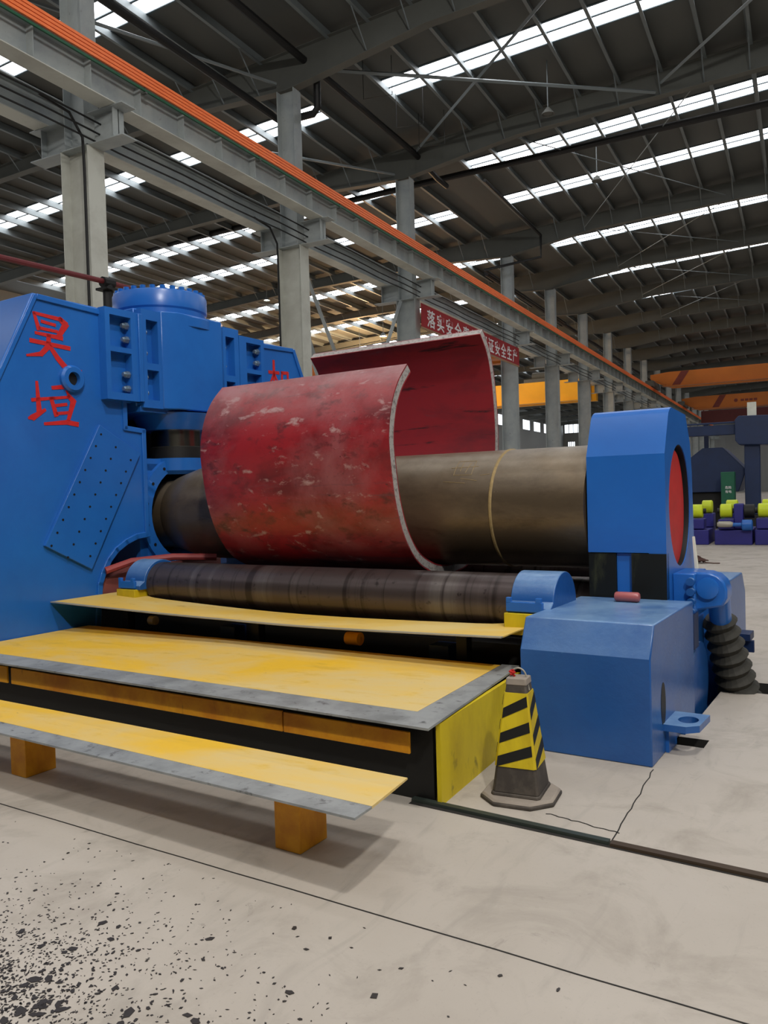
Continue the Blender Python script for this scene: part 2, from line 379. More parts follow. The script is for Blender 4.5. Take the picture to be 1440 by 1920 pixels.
# rafters: tapered I beams across the hall
ORD = ['nearest', 'second', 'third', 'fourth', 'fifth', 'sixth', 'seventh', 'eighth', 'ninth', 'tenth', 'eleventh', 'twelfth', 'thirteenth', 'fourteenth', 'fifteenth', 'sixteenth', 'seventeenth']
botR = [(-13.6, 13.78), (-9.0, 14.42), (0.0, 14.7), (6.0, 14.85), (20, 14.3)]
botL = [(-13.6, 13.78), (-17.5, 14.0), (-28, 13.75), (-40.3, 13.0)]
bra0 = None
for i, v0 in enumerate(COLV[1:]):
    c = v0
    root = thing('roof_rafter', 'tapered grey steel rafter resting on the %s column of the row' % ORD[i], 'roof beam', (CU-.4, c, 13.78), 'H')
    for nm, bot in (('beam', botR), ('beam', botL)):
        m = MB(); top = [(x, zroof(x)-.27) for x, _ in reversed(bot)]
        if bot is botR: top.insert(1, (6, zroof(6)-.27))
        m.prism(bot + top, 1, c-.008, c+.008)
        for (a, b) in zip(bot[:-1], bot[1:]):
            m.hexa([(a[0], c-.15, a[1]-.02), (a[0], c+.15, a[1]-.02), (a[0], c+.15, a[1]), (a[0], c-.15, a[1])], [(b[0], c-.15, b[1]-.02), (b[0], c+.15, b[1]-.02), (b[0], c+.15, b[1]), (b[0], c-.15, b[1])])
        for (a, b) in zip(top[:-1], top[1:]):
            m.hexa([(a[0], c-.14, a[1]-.02), (a[0], c+.14, a[1]-.02), (a[0], c+.14, a[1]), (a[0], c-.14, a[1])], [(b[0], c-.14, b[1]-.02), (b[0], c+.14, b[1]-.02), (b[0], c+.14, b[1]), (b[0], c-.14, b[1])])
        m.build(nm, M['roof_steel'], root, 0, 0)
    if i < 9:
        for x in PUR[1:14] + PUR[14:26]:
            if x > 5.6: continue
            def botz(x, B=(botR if x > CU else botL)):
                for (a, b) in zip(B[:-1], B[1:]):
                    lo, hi = sorted((a, b))
                    if lo[0] <= x <= hi[0]: return lo[1] + (hi[1]-lo[1])*(x-lo[0])/(hi[0]-lo[0])
                return 14
            m = MB(); zb = botz(x)+.03; zt = zroof(x)-.22
            m.tube([(x, c-.1, zb), (x+.0, c-1.0*(zt-zb)-.1, zt)], .022, 4)
            m.build('fly_brace', M['purlin'], root, 0, 0)

# columns
def column(v0, lab):
    root = thing('steel_column', lab, 'column', (CU-.4, v0, 0), 'H')
    m = MB()
    m.box(CU-.02, CU, v0-.23, v0+.23, .02, 9.1); m.box(CU-.8, CU-.78, v0-.23, v0+.23, .02, 9.1); m.box(CU-.78, CU-.02, v0-.008, v0+.008, .02, 9.1)
    m.build('lower_shaft', M['steel_light'] if v0 < 22 else M['steel_paint'], root, 0, 0)
    m = MB()
    m.box(CU-.12, CU-.10, v0-.2, v0+.2, 9.1, 13.76); m.box(CU-.7, CU-.68, v0-.2, v0+.2, 9.1, 13.76); m.box(CU-.68, CU-.12, v0-.008, v0+.008, 9.1, 13.76)
    m.box(CU-.8, CU, v0-.23, v0+.23, 9.08, 9.1)
    m.build('upper_shaft', M['steel_paint'], root, 0, 0)
    for s, u0, u1 in ((1, CU, CU+.98), (-1, CU-.8, CU-1.78)):
        m = MB()
        m.box(u0, u1, v0-.2, v0+.2, 9.08, 9.1); m.box(u0, u1, v0-.2, v0+.2, 9.73, 9.75); m.box(u0, u1-s*.3, v0-.01, v0+.01, 9.1, 9.73)
        m.box(u1-s*.32, u1-s*.3, v0-.15, v0+.15, 9.1, 9.73)
        m.build('crane_bracket', M['steel_paint'], root, 0, 0)
    m = MB(); m.box(CU-.9, CU+.1, v0-.32, v0+.32, 0, .02); m.build('base_plate', M['steel_paint'], root, 0, 0)
labs = ['cream grey steel column rising behind the blue side frame with red lettering', 'cream grey steel column between the blue machine top and the upright red plate',
        'grey steel column where the red banner begins, behind the upright red plate', 'grey steel column at the right end of the red banner',
        'grey steel column first to the right of the banner end', 'grey steel column second to the right of the banner end, above the big roll', 'grey steel column just left of the blue hexagonal head']
for i, v0 in enumerate(COLV[1:]):
    column(v0, labs[i] if i < len(labs) else '%s grey steel column of the row counting from the camera' % ORD[i])

# crane runway girders
def girder(u, zb, zt, lab, name='crane_girder', side=1):
    root = thing(name, lab, 'crane girder', (u, 4.4, zb), 'H')
    m = MB(); m.box(u-.006, u+.006, 0, 150, zb, zt); m.build('web', M['steel_paint'], root, 0, 0)
    m = MB(); m.box(u-.22, u+.22, 0, 150, zb-.02, zb); m.build('bottom_flange', M['steel_light'], root, 0, 0)
    m = MB(); m.box(u-.22, u+.22, 0, 150, zt, zt+.02); m.build('top_flange', M['steel_paint'], root, 0, 0)
    st0 = None; v = 9.0; n = 0
    while v < 148 and n < 96:
        if st0 is None:
            m = MB(); m.box(u+.006*side, u+.19*side, v-.006, v+.006, zb, zt); st0 = m.build('stiffener', M['steel_paint'], root, 0, 0); d0 = v
        else: copy_part(st0, root, (0, v-d0, 0))
        v += 1.35 if v < 110 else 4.05; n += 1
    m = MB(); m.box(u-.04, u+.04, 0, 150, zt+.02, zt+.13); m.build('rail', M['roof_steel'], root, 0, 0)
girder(-12.62, 9.77, 10.42, 'long grey crane girder carrying the orange conductor rails')
girder(-14.6, 9.77, 10.42, 'grey crane girder behind the columns, facing the left hall', side=-1)
for j in range(4):
    m = MB(); z = 10.42 + .075*j
    m.box(-12.34, -12.30, 0, 150, z-.028, z+.028)
    single(m, 'conductor_rail', M['orange_rail'], '%s of the four orange conductor rails along the crane girder' % ['lowest', 'second from bottom', 'third from bottom', 'topmost'][j], 'conductor rail', (-12.32, 0, z), 'H')
m = MB(); m.box(-12.35, -12.31, 0, 150, 10.30, 10.345); single(m, 'conductor_rail', M['green_rail'], 'thin green rail just under the orange conductor rails', 'conductor rail', (-12.33, 0, 10.32), 'H')
m = MB()
m.box(-12.50, -12.30, 9.0, 9.05, 10.24, 10.27)
hb0 = None
v = 5.0
while v < 110:
    if hb0 is None:
        m = MB(); m.box(-12.42, -12.30, v-.03, v+.03, 10.26, 10.29); m.box(-12.35, -12.33, v-.02, v+.02, 10.26, 10.70)
        hb0 = single(m, 'rail_hanger', M['roof_steel'], 'small grey bracket holding the orange conductor rails', 'bracket', (-12.4, v, 10.26), 'H', 'conductor rail brackets'); d0 = v
    else:
        c = hb0.copy(); COL.objects.link(c); c.location = (-12.4, v, 10.26)
    v += 4.05
# walkway beam and cables between the girders
for j, (u, z) in enumerate(((-13.02, 9.55), (-13.06, 9.35), (-13.05, 9.15))):
    pts = []
    vv = 3.0
    while vv <= 120: pts.append((u, vv, z - .03*math.sin((vv-3)*PI/4.05)**2)); vv += 1.0
    m = MB().tube(pts, .022, 6)
    single(m, 'black_cable', M['cable'], '%s of the black cables strung along the column row' % ['upper', 'middle', 'lower'][j], 'cable', (u, 3, z), 'H')
for (v0, nm) in ((12.19, 'black cable hanging down the nearest column'), (20.2, 'black cable hanging down the second column')):
    u = CU-.04 if v0 < 15 else CU-.76
    m = MB().tube([(u-.1, v0-1.0, 9.72), (u-.05, v0-.3, 9.62), (u, v0-.02, 9.2), (u, v0+.0, 8.6), (u, v0+.0, 6), (u, v0+.0, 3)], .03, 8)
    single(m, 'hanging_cable', M['cable'], nm, 'cable', (u, v0, 3), 'H')
# bracing beside the second column and under the third
def brace(a, b, w, label, mat='steel_paint'):
    a, b = Vector(a), Vector(b); m = MB().tube([a, b], w, 4)
    single(m, 'diagonal_brace', M[mat], label, 'brace', tuple(a), 'H', smooth=0)
brace((-13.6, 20.75, 9.0), (-13.6, 27.5, 0), .07, 'thin grey diagonal brace leaning right from the second column')
brace((-13.9, 20.95, 7.7), (-13.9, 25.4, 0), .13, 'thick grey diagonal brace just right of the second column')
brace((-13.75, 28.1, 9.0), (-13.75, 22.0, 0), .08, 'grey diagonal brace leaning left from the third column')
# roof cross bracing
for n_, (a, b, w_) in enumerate((((-13.1, 28.3, 14.6), (-5.0, 20.6, 14.75), .06), ((-12.6, 20.6, 14.22), (-4.2, 28.3, 14.68), .06), ((-4.0, 28.2, 14.9), (2.5, 20.6, 15.0), .06))):
    brace(a, b, w_, ['steel angle brace rising from the third column across the roof bay', 'steel angle brace crossing level in front of the bright skylight', 'steel angle brace leaving the top right of the picture'][n_], 'purlin')
for n_, (va, vb) in enumerate(((28.6, 40.4), (40.8, 48.5), (48.9, 56.6), (57, 64.7))):
    for s in (0, 1):
        m = MB().tube([(-9.5, (va, vb)[s], 14.62-.12*s), (-3.0, (vb, va)[s], 14.85-.12*s)], .02, 5)
        single(m, 'tie_rod', M['purlin'], ['bright thin tie rod under the roof, %s bay beyond the X brace, %s diagonal' % (ORD[n_] if n_ else 'first', ('one', 'other')[s])][0], 'tie rod', (-9.5, (va, vb)[s], 14.55), 'H')
m = MB().tube([(-17.5, 12.7, 14.1), (-13.9, 20.3, 14.0)], .05, 5)
single(m, 'tie_rod', M['purlin'], 'pale bar under the left hall roof right of the nearest column', 'tie rod', (-17.5, 12.7, 14.1), 'H')
m = MB().tube([(-20, 20.6, 14.2), (-13.9, 28.2, 13.95)], .05, 5)
single(m, 'tie_rod', M['purlin'], 'pale bar under the left hall roof between second and third columns', 'tie rod', (-20, 20.6, 14.2), 'H')
# roof pipes
m = MB().tube([(-40, 31.2, 14.3), (-13.5, 31.2, 14.62), (6, 31.2, 14.75)], .13, 10)
single(m, 'roof_pipe', M['cable'], 'thick black pipe crossing the halls just beyond the big X brace', 'pipe', (-13.5, 31.2, 14.6), 'H')
m = MB().tube([(-13.0, 0, 14.55), (-13.0, 28.2, 14.55), (-12.9, 30.0, 14.2), (-12.9, 31.0, 14.2)], .11, 10)
single(m, 'roof_pipe', M['cable'], 'black pipe running lengthwise over the column tops', 'pipe', (-13, 0, 14.55), 'H')
m = MB().tube([(-14.2, 0, 13.2), (-14.2, 20.4, 13.2), (-14.1, 20.8, 13.1), (-12.95, 20.85, 13.1), (-12.8, 20.85, 13.25), (-12.8, 20.85, 14.3)], .11, 10)
single(m, 'roof_pipe', M['cable'], 'black pipe bending up beside the second column top', 'pipe', (-14.2, 0, 13.2), 'H')
m = MB().tube([(-11.6, 32, 14.5), (-11.6, 40.0, 14.4), (-11.6, 40.0, 13.3), (-14.6, 40.0, 13.1), (-14.6, 56, 13.1)], .07, 8)
single(m, 'roof_pipe', M['cable'], 'black pipe stepping down at the fourth column top', 'pipe', (-11.6, 32, 14.5), 'H')
m = MB().tube([(-14.9, 41, 13.2), (-14.9, 110, 13.2)], .14, 8)
single(m, 'roof_pipe', M['cable'], 'straight dark pipe running away behind the far columns', 'pipe', (-14.9, 41, 13.2), 'H')
for v0 in (22, 25):
    for x in (-12.4, -11.2): pass
m = MB()
for (x, v0) in ((-12.0, 22.3), (-12.0, 24.6), (-12.0, 26.4)):
    m = MB().tube([(x, v0, 15.1), (x, v0, 13.9), (x+.9, v0+.2, 13.9), (x+.9, v0+.2, 15.1)], .012, 5)
    single(m, 'conduit_loop', M['cable'], 'thin dark square conduit loop hanging near the column tops', 'conduit', (x, v0, 13.9), 'H', 'thin conduit loops')
# red pipe on a post behind the machine
root = thing('red_pipe', 'dark red pipe on a black post at far left behind the machine', 'pipe', (-11.3, 10.85, 0), 'H')
MB().tube([(-11.3, 3, 5.3), (-11.3, 8.6, 5.53), (-11.3, 10.8, 5.62), (-11.3, 12.9, 5.64)], .05, 10).build('pipe_run', M['red_pipe'], root)
m = MB(); m.tube([(-11.3, 10.85, 0), (-11.3, 10.85, 5.6)], .09, 10); m.box(-11.45, -11.15, 10.7, 11.0, 5.46, 5.5); m.build('post', M['cable'], root)
MB().tube([(-11.3, 10.73, 5.60), (-11.3, 10.97, 5.62)], .10, 10).build('coupling', M['cable'], root)

# high-bay lamps
def highbay(x, y, z, lit, lab, col=(1, .62, .3), power=0, drop=1.3):
    root = thing('high_bay_lamp', lab, 'lamp', (x, y, z), 'H')
    MB().tube([(x, y, z+.25), (x, y, zroof(x)-.02)], .02, 6).build('rod', M['purlin'], root)
    MB().lathe([(z+.22, .05), (z+.16, .10), (z+.03, .20), (z, .21), (z+.02, .19), (z+.14, .09)], (x, y, z), 'z', 24).build('lamp_shade', M['roof_steel'] if not lit else M['purlin'], root)
    MB().lathe([(z+.05, .0001), (z+.04, .15), (z+.08, .11)], (x, y, z), 'z', 16).build('bulb', M['lampglow'] if lit else M['roof_steel'], root)
    if lit and power:
        li = bpy.data.lights.new('lamp_light', 'POINT'); li.energy = power; li.color = col; li.shadow_soft_size = .3
        lo = bpy.data.objects.new('lamp_light', li); COL.objects.link(lo); lo.parent = root; lo.location = (0, 0, -.2)
pA = m2h((6.1, -5.0, 12.3)); pB = m2h((1.2, 1.2, 13.0))
highbay(pA[0], pA[1], 12.5, True, 'lit high-bay lamp over the floor behind the camera, throwing the step shadow', (1, .96, .92), 4300)
highbay(pB[0], pB[1], 13.0, True, 'lit high-bay lamp high above the camera', (1, .96, .92), 2000)
highbay(-7.2, 26.0, 13.75, False, 'unlit high-bay lamp hanging under the rafter in front of the second skylight row')
highbay(-7.2, 33.0, 13.9, False, 'unlit high-bay lamp hanging between the second and third skylight rows')
highbay(-28.55, 40.0, 13.4, True, 'lit high-bay lamp in the left hall, seen just left of the second column', power=0)
highbay(-22.0, 42.5, 10.9, True, 'lit high-bay lamp seen just above the upright red plate', power=800, drop=3.2)
highbay(-30.0, 54.0, 12.0, True, 'lit high-bay lamp in the left hall, seen between the two thin braces', power=3800, drop=1.8)

# banner
root = thing('red_banner', 'long red banner with white characters strung between two columns', 'banner', (-12.95, 28.25, 7.95), 'H')
m = MB(); m.box(-12.96, -12.94, 28.25, 40.2, 7.97, 8.87); m.build('cloth', M['banner'], root, 0, 0)
m = MB(); m.box(-12.98, -12.93, 28.25, 40.2, 7.90, 7.97); m.build('lower_batten', simple('tan_batten', (150, 120, 90), .8), root, 0, 0)
def textmesh(txt, size, mat, parent, name, loc, rot, thick=.004, squeeze=1.0):
    cu = bpy.data.curves.new(name, 'FONT'); cu.body = txt; cu.size = size; cu.extrude = thick; cu.offset = size*.012
    t = bpy.data.objects.new('tmp_text', cu); COL.objects.link(t)
    dg = bpy.context.evaluated_depsgraph_get(); me = bpy.data.meshes.new_from_object(t.evaluated_get(dg))
    bpy.data.objects.remove(t)
    o = bpy.data.objects.new(name, me); COL.objects.link(o); me.materials.clear(); me.materials.append(mat)
    o.parent = parent; o.location = Vector(loc) - LOC[parent.name]; o.rotation_euler = rot; o.scale = (squeeze, 1, 1)
    return o
for i, ch in enumerate('落实安全责任'):
    textmesh(ch, .72, M['white'], root, 'character', (-12.935, 28.75+i*.93, 8.12), (PI/2, 0, PI/2), .004, 1.1)
for i, ch in enumerate('保证安全生产'):
    textmesh(ch, .72, M['white'], root, 'character', (-12.935, 34.75+i*.88, 8.12), (PI/2, 0, PI/2), .004, 1.05)

# overhead cranes
def crane(x0, x1, v0, zb, zt, lab, mat, chev=None, wid=1.2):
    root = thing('overhead_crane', lab, 'crane', (x0, v0, zb), 'H')
    m = MB()
    tp = [(x0, zb+(zt-zb)*.55), (x0+1.6, zb), (x1, zb), (x1, zt), (x0+1.6, zt), (x0, zt-.15)]
    m.prism(tp, 1, v0, v0+.6); m.build('main_girder', M[mat], root, 0, 0)
    m = MB(); m.prism(tp, 1, v0+2.2, v0+2.8); m.build('main_girder', M[mat], root, 0, 0)
    m = MB(); m.prism([(x0+1.0, zb-.0), (x1, zb-.0), (x1, zb-.08), (x0+1.6, zb-.08)], 1, v0-.15, v0+.75); m.build('bottom_flange', M[mat], root, 0, 0)
    m = MB(); cz = 10.76 if x0 > -20 else 10.56
    ex = x0 if x0 > -20 else -14.75
    m.box(ex-.35, ex+.33, v0-.8, v0+3.6, cz, cz+.5); m.build('end_carriage', M['roof_steel'], root, 0, 0)
    if chev:
        m = MB(); m.prism([(chev, zb+.02), (chev+.7, zb+.02), (chev+1.5, zt-.02), (chev+.8, zt-.02)], 1, v0-.012, v0); m.build('warning_stripe', M['crane_red'], root, 0, 0)
    return root
crane(-12.5, 12, 78, 10.75, 12.0, 'orange overhead crane at right, the nearer and higher one', 'crane', -10.6)
c2 = crane(-12.5, 12, 99.7, 10.35, 11.75, 'orange overhead crane at right, the farther and lower one', 'crane', -9.2)
m = MB(); m.lathe([(99.68, .01), (99.68, .22), (99.70, .22)], (-6.7, 0, 11.0), 'y', 6); m.build('maker_mark', M['crane_red'], c2, 0, 0)
textmesh('中国重工', .5, M['crane_red'], c2, 'lettering', (-6.2, 99.68, 10.82), (PI/2, 0, 0), .003) if False else None
m = MB()
for i in range(4): m.box(-6.2+i*.45, -5.85+i*.45, 99.685, 99.70, 10.86, 11.12)
m.build('faded_lettering', M['crane_red'], c2, 0, 0)
crane(-40, -15.1, 65, 8.75, 10.4, 'yellow overhead crane in the left hall seen between the far columns', 'crane_yellow')
crane(-40, -15.1, 44, 9.2, 10.5, 'orange-yellow crane beam seen between the second column and the red plate', 'crane')
# trolley on the yellow crane
root = thing('crane_trolley', 'grey hoist trolley sitting on the yellow crane in the left hall', 'trolley', (-19.5, 66, 10.4), 'H')
m = MB(); m.box(-20.6, -18.4, 65.1, 67.6, 10.42, 10.7); m.build('frame', M['roof_steel'], root, 0, 0)
MB().lathe([(-20.2, .35), (-18.8, .35)], (0, 66.4, 11.05), 'x', 20).build('drum', M['roof_steel'], root)

# ------------------------------------------------------------------ far machines
def rotator(u0, u1, base, zb, roll, back, lab):
    root = thing('welding_rotator', lab, 'welding rotator', ((base[0]+base[1])/2, 22.6, 0), 'H')
    m = MB(); m.box(base[0], base[1], 22.5, 24.4, 0, zb*.58); m.build('base', M['indigo'], root, .02)
    m = MB(); m.box(u0-.04, u1+.04, 22.52, 23.1, zb*.58+.02, zb); m.build('bracket', M['indigo'], root, .02)
    c_ = (u0+u1)/2
    MB().lathe([(u0, .15), (u0+.02, .18), (u1-.02, .18), (u1, .15)], (0, 22.75, .88), 'x', 28).build('roller', M['hi_yellow'], root)
    MB().lathe([(back[0], .15), (back[0]+.02, .18), (back[1]-.02, .18), (back[1], .15)], (0, 24.0, .96), 'x', 28).build('roller', M['hi_yellow'], root)
    m = MB(); m.box(back[0]-.04, back[1]+.04, 23.7, 24.3, zb*.58+.02, .78); m.build('bracket', M['indigo'], root, .01)
    MB().lathe([(u0-.07, .07), (u1+.07, .07)], (0, 22.75, .88), 'x', 12).build('axle', M['black'], root)
    return root
r1 = rotator(-2.75, -2.37, (-3.0, -2.22), .68, 1, (-2.52, -2.25), 'indigo welding rotator with yellow rollers, directly beside the blue head')
r2 = rotator(-1.95, -1.655, (-2.08, -1.18), .66, 1, (-1.90, -1.60), 'middle indigo welding rotator with a yellow roller and small blue motor')
r3 = rotator(-1.05, -.65, (-1.12, -.2), .68, 1, (-1.0, -.6), 'indigo welding rotator with a yellow roller at the right edge of the picture')
m = MB(); m.box(-1.62, -1.39, 22.6, 23.1, .40, 1.06); m.build('gearbox', M['indigo'], r2, .03)
m = MB(); m.lathe([(-1.42, .1), (-1.40, .14), (-1.18, .14), (-1.16, .1)], (0, 22.38, .52), 'x', 16); m.build('motor', M['blue'], r2)
m = MB(); m.lathe([(-2.0, .05), (-1.95, .08), (-1.68, .08), (-1.62, .05)], (0, 22.38, .54), 'x', 14); m.build('shaft_cover', M['light_edge'], r2)
m = MB(); m.lathe([(-1.64, .05), (-1.42, .05)], (0, 22.38, .53), 'x', 14); m.build('coupling', M['blue'], r2)
m = MB(); m.lathe([(-1.37, .18), (-1.135, .18)], (0, 22.8, .86), 'x', 20); m.build('drive_drum', M['black'], r2)
# dark blue welding manipulator
root = thing('welding_manipulator', 'dark blue welding manipulator with a tall mast and a horizontal boom', 'manipulator', (-1.5, 30.3, 0), 'H')
m = MB(); m.box(-1.78, -1.3, 30, 30.5, .5, 3.0); m.build('mast', M['blue_dark'], root, .02)
m = MB(); m.prism([(-2.05, 3.05), (-1.93, 2.9), (-1.0, 2.86), (-.92, 3.0), (-.92, 3.7), (-1.0, 3.85), (-1.93, 3.88), (-2.05, 3.75)], 1, 29.8, 30.8); m.build('carriage', M['blue_dark'], root, .02)
m = MB(); m.box(-5.5, -2.0, 30.1, 30.5, 3.28, 3.62); m.box(-5.5, -2.0, 30.05, 30.1, 3.66, 3.72); m.build('boom', M['blue_dark'], root, .01)
m = MB(); m.box(-2.0, -1.0, 29.8, 31.0, 0, .5); m.build('base', M['black'], root, .02)
m = MB(); m.box(-1.68, -1.40, 30.2, 30.4, 3.86, 4.35); m.build('head_box', M['paper'], root)
root = thing('blue_hopper', 'dark blue six-sided housing standing behind the yellow rollers', 'machine housing', (-2.9, 31, 0), 'H')
m = MB(); m.prism([(-4.3, 1.3), (-2.0, 1.3), (-1.75, 2.05), (-2.5, 2.86), (-3.15, 2.86), (-3.75, 2.4), (-4.3, 2.0)], 1, 30.4, 33); m.build('body', M['blue_dark'], root, .02)
m = MB(); m.box(-4.2, -2.5, 30.6, 32.8, 0, 1.3); m.build('lower_frame', M['black'], root, .02)
root = thing('green_cabinet', 'tall green electrical cabinet with white characters', 'cabinet', (-2.2, 29.4, 0), 'H')
m = MB(); m.box(-2.47, -2.05, 29.2, 29.8, .02, 1.98); m.build('body', M['green'], root, .01)
m = MB(); m.box(-2.45, -2.07, 29.185, 29.2, .1, 1.9); m.build('door', M['green'], root, .004)
textmesh('危险', .1, M['white'], root, 'characters', (-2.34, 29.18, 1.42), (PI/2, 0, 0), .002)
textmesh('有电', .1, M['white'], root, 'characters', (-2.34, 29.18, 1.28), (PI/2, 0, 0), .002)
single(MB().box(-.95, .9, 33, 35, .02, 1.1), 'steel_stack', M['roof_steel'], 'grey stack of stored steel behind the blue mast at right edge', 'stack', (0, 34, 0), 'H', bevel=.02)
single(MB().box(-3.9, 6, 60, 61, 3.3, 5.2), 'red_container', simple('dark_red_sheet', (90, 24, 24), .7), 'dark red box-shaped equipment far away under the lower orange crane', 'container', (0, 60, 3.3), 'H') if False else None
root = thing('red_gantry', 'dark red steel frame far away under the lower orange crane', 'gantry', (0, 110, 0), 'H')
m = MB(); m.box(-11.5, 8, 110, 110.8, 9.2, 10.9); m.build('beam', simple('dark_red_sheet', (84, 28, 24), .7), root, .02)
for x in (-11.2, 7.4):
    m = MB(); m.box(x, x+.5, 110, 110.6, 0, 9.2); m.build('leg', M['blue_dark'], root)
# coil of rope on the floor
rp = []
for i in range(420):
    t = i/420*2*PI*13; rr = .10 + .05*math.sin(t*.37) + .02*math.sin(t*1.7)
    rp.append((-1.95 + rr*1.25*math.cos(t) + .02*math.sin(t*.23), 17.3 + rr*.9*math.sin(t), .02 + .11*(1-rr/.17)*abs(math.sin(t*.11)) + .04*abs(math.sin(t*.31))))
rp += [(-1.75, 17.2, .02), (-1.6, 17.15, .015), (-1.5, 17.2, .012)]
single(MB().tube(rp, .012, 5), 'rope_coil', M['rope'], 'tangled brown rope heap lying on the far floor at right', 'rope', (-1.95, 17.3, 0), 'H')

# ------------------------------------------------------------------ the plate rolling machine (machine frame)
VC, ZC = 6.17, 1.447
mach = thing('plate_rolling_machine', 'huge blue four-roll plate bending machine filling the left and centre', 'rolling machine', (-3.8, VC, 0))
UF = -6.4
def mir(p): return (2*VC - p[0], p[1])
arc = [(5.55, 1.23), (5.40, 1.215), (5.27, 1.17), (5.15, 1.10), (5.06, 1.01), (4.99, .90), (4.945, .79), (4.93, .66)]
near = [(3.86, 0), (3.86, 2.45), (4.35, 3.455), (5.06, 3.445), (5.40, 3.44), (5.40, 2.56), (5.33, 2.56), (5.33, 2.335), (5.56, 2.315)] + arc + [(4.93, 0)]
def side_frame(pts, lab):
    m = MB(); m.prism(pts, 0, UF-1.3, UF)
    o = m.build('side_frame', M['blue'], mach, .012); o['label'] = lab; return o
fn = side_frame(near, 'blue side frame with red characters, nearer half')
ff = side_frame([mir(p) for p in near], 'blue side frame half behind the cylinder')
# raised rims and window flanges
def rim(pts, w_, parent, u0=UF, th=.02):
    m = MB()
    for a, b in zip(pts[:-1], pts[1:]):
        a, b = Vector((a[0], a[1])), Vector((b[0], b[1])); d = (b-a).normalized(); n = Vector((-d.y, d.x))*w_/2; e = d*w_*.35
        q = [a-n-e, b-n+e, b+n+e, a+n-e]; m.prism([(x.x, x.y) for x in q], 0, u0-.004, u0+th)
    return m.build('rim', M['blue'], parent, .005)
rim([(4.40, 3.425), (5.05, 3.40)], .05, fn); rim([(3.90, 2.48), (4.365, 3.42)], .04, fn)
rim([(5.305, 2.56), (5.305, 2.31), (5.53, 2.29), (5.53, 1.25)], .05, fn); rim([(x+.0, z+.02) for x, z in arc][:] + [(4.90, .4)], .055, fn)
rim([mir(p) for p in [(4.40, 3.425), (5.05, 3.40)]], .05, ff); rim([mir(p) for p in [(3.90, 2.48), (4.365, 3.42)]], .05, ff)
def window_flange(v0, v1, z0, z1, openings, parent, u0=UF, th=.10, name='window_flange'):
    """a plate frame with openings, a dark back and side walls"""
    m = MB(); cv = sorted({v0, v1} | {o[0] for o in openings} | {o[1] for o in openings}); cz = sorted({z0, z1} | {o[2] for o in openings} | {o[3] for o in openings})
    for i in range(len(cv)-1):
        for j in range(len(cz)-1):
            a, z = (cv[i]+cv[i+1])/2, (cz[j]+cz[j+1])/2
            if any(o[0] < a < o[1] and o[2] < z < o[3] for o in openings): continue
            m.box(u0-.0, u0+th, cv[i], cv[i+1], cz[j], cz[j+1])
    return m.build(name, M['blue'], parent, 0, 0)
wf = window_flange(5.035, 5.46, 2.57, 3.445, [(5.09, 5.34, 3.08, 3.38), (5.09, 5.34, 2.64, 3.03)], mach)
wr = window_flange(2*VC-5.46, 2*VC-5.035, 2.57, 3.445, [(2*VC-5.34, 2*VC-5.09, 3.08, 3.38), (2*VC-5.34, 2*VC-5.09, 2.64, 3.03)], mach)
def hexbolt(u, v, z, parent, r=.036, L=.07, axis='y'):
    m = MB()
    if axis == 'y': m.lathe([(v-L, r*.6), (v-L*.8, r*.75), (v-L*.55, r*.75), (v-L*.55, r), (v, r)], (u, 0, z), 'y', 6)
    elif axis == 'x': m.lathe([(u, r), (u+L, r)], (0, v, z), 'x', 6)
    else: m.lathe([(z, r), (z+L, r)], (u, v, 0), 'z', 6)
    return m.build('bolt', M['bolt'], parent, 0, 20)
# recesses: darker pockets let into the flange
for z in (3.305, 3.17, 2.83, 2.69):
    hexbolt(UF+.05, 5.335, z, wf); hexbolt(UF+.05, 2*VC-5.09, z, wr)
# central hydraulic cylinder block
cyl = thing  # (alias kept unused)
m = MB(); pl = [(UF-.9, 5.46), (UF, 5.46), (UF, 5.72), (UF+.10, 5.72), (UF+.19, 5.88), (UF+.19, 6.50), (UF+.10, 6.62), (UF, 6.62), (UF, 6.88), (UF-.9, 6.88)]
m.prism(pl, 2, 2.52, 3.52)
blk = m.build('cylinder_block', M['blue'], mach, .012)
m = MB(); m.box(UF-.9, UF+.06, 5.46, 6.88, 2.48, 2.54); m.build('lower_lip', M['blue'], blk, .005)
# second column of pockets on the block
for (a_, b_, p0_, p1_) in ((5.47, 5.72, 5.53, 5.68), (6.62, 6.87, 6.66, 6.80)):
    pf = window_flange(a_, b_, 2.52, 3.50, [(p0_, p1_, 2.97, 3.40), (p0_, p1_, 2.60, 2.90)], mach, name='block_flange')
    for z in (3.07, 3.28, 2.67, 2.83): hexbolt(UF+.05, p0_+.035, z, pf, .026, .05)
m = MB(); m.prism([(5.42, 2.57), (5.47, 2.57), (5.47, 3.44), (5.42, 3.44)], 0, UF, UF+.12); m.build('clamp_strip', M['blue'], blk, .006)
cx, cy = -6.79, VC
m = MB(); m.lathe([(3.50, .485), (3.60, .485), (3.62, .50), (3.78, .50), (3.80, .49), (3.80, .36), (3.84, .34), (3.84, .001)], (cx, cy, 0), 'z', 64); top = m.build('cylinder_flange', M['blue'], mach, .006)
b0 = None
for i in range(28):
    t = 2*PI*i/28; m = MB(); m.lathe([(3.80, .03), (3.835, .03)], (cx+.455*math.cos(t), cy+.455*math.sin(t), 0), 'z', 8)
    m.build('bolt', M['blue'], top, 0, 20)
m = MB(); m.lathe([(3.40, .60), (3.50, .60), (3.52, .56), (3.54, .48)], (cx, cy, 0), 'z', 48); m.build('cylinder_collar', M['blue'], mach, .004)
m = MB(); m.lathe([(2.33, .36), (2.35, .375), (2.50, .46)], (-6.62, VC, 0), 'z', 48); m.build('cylinder_skirt', M['blue'], mach)
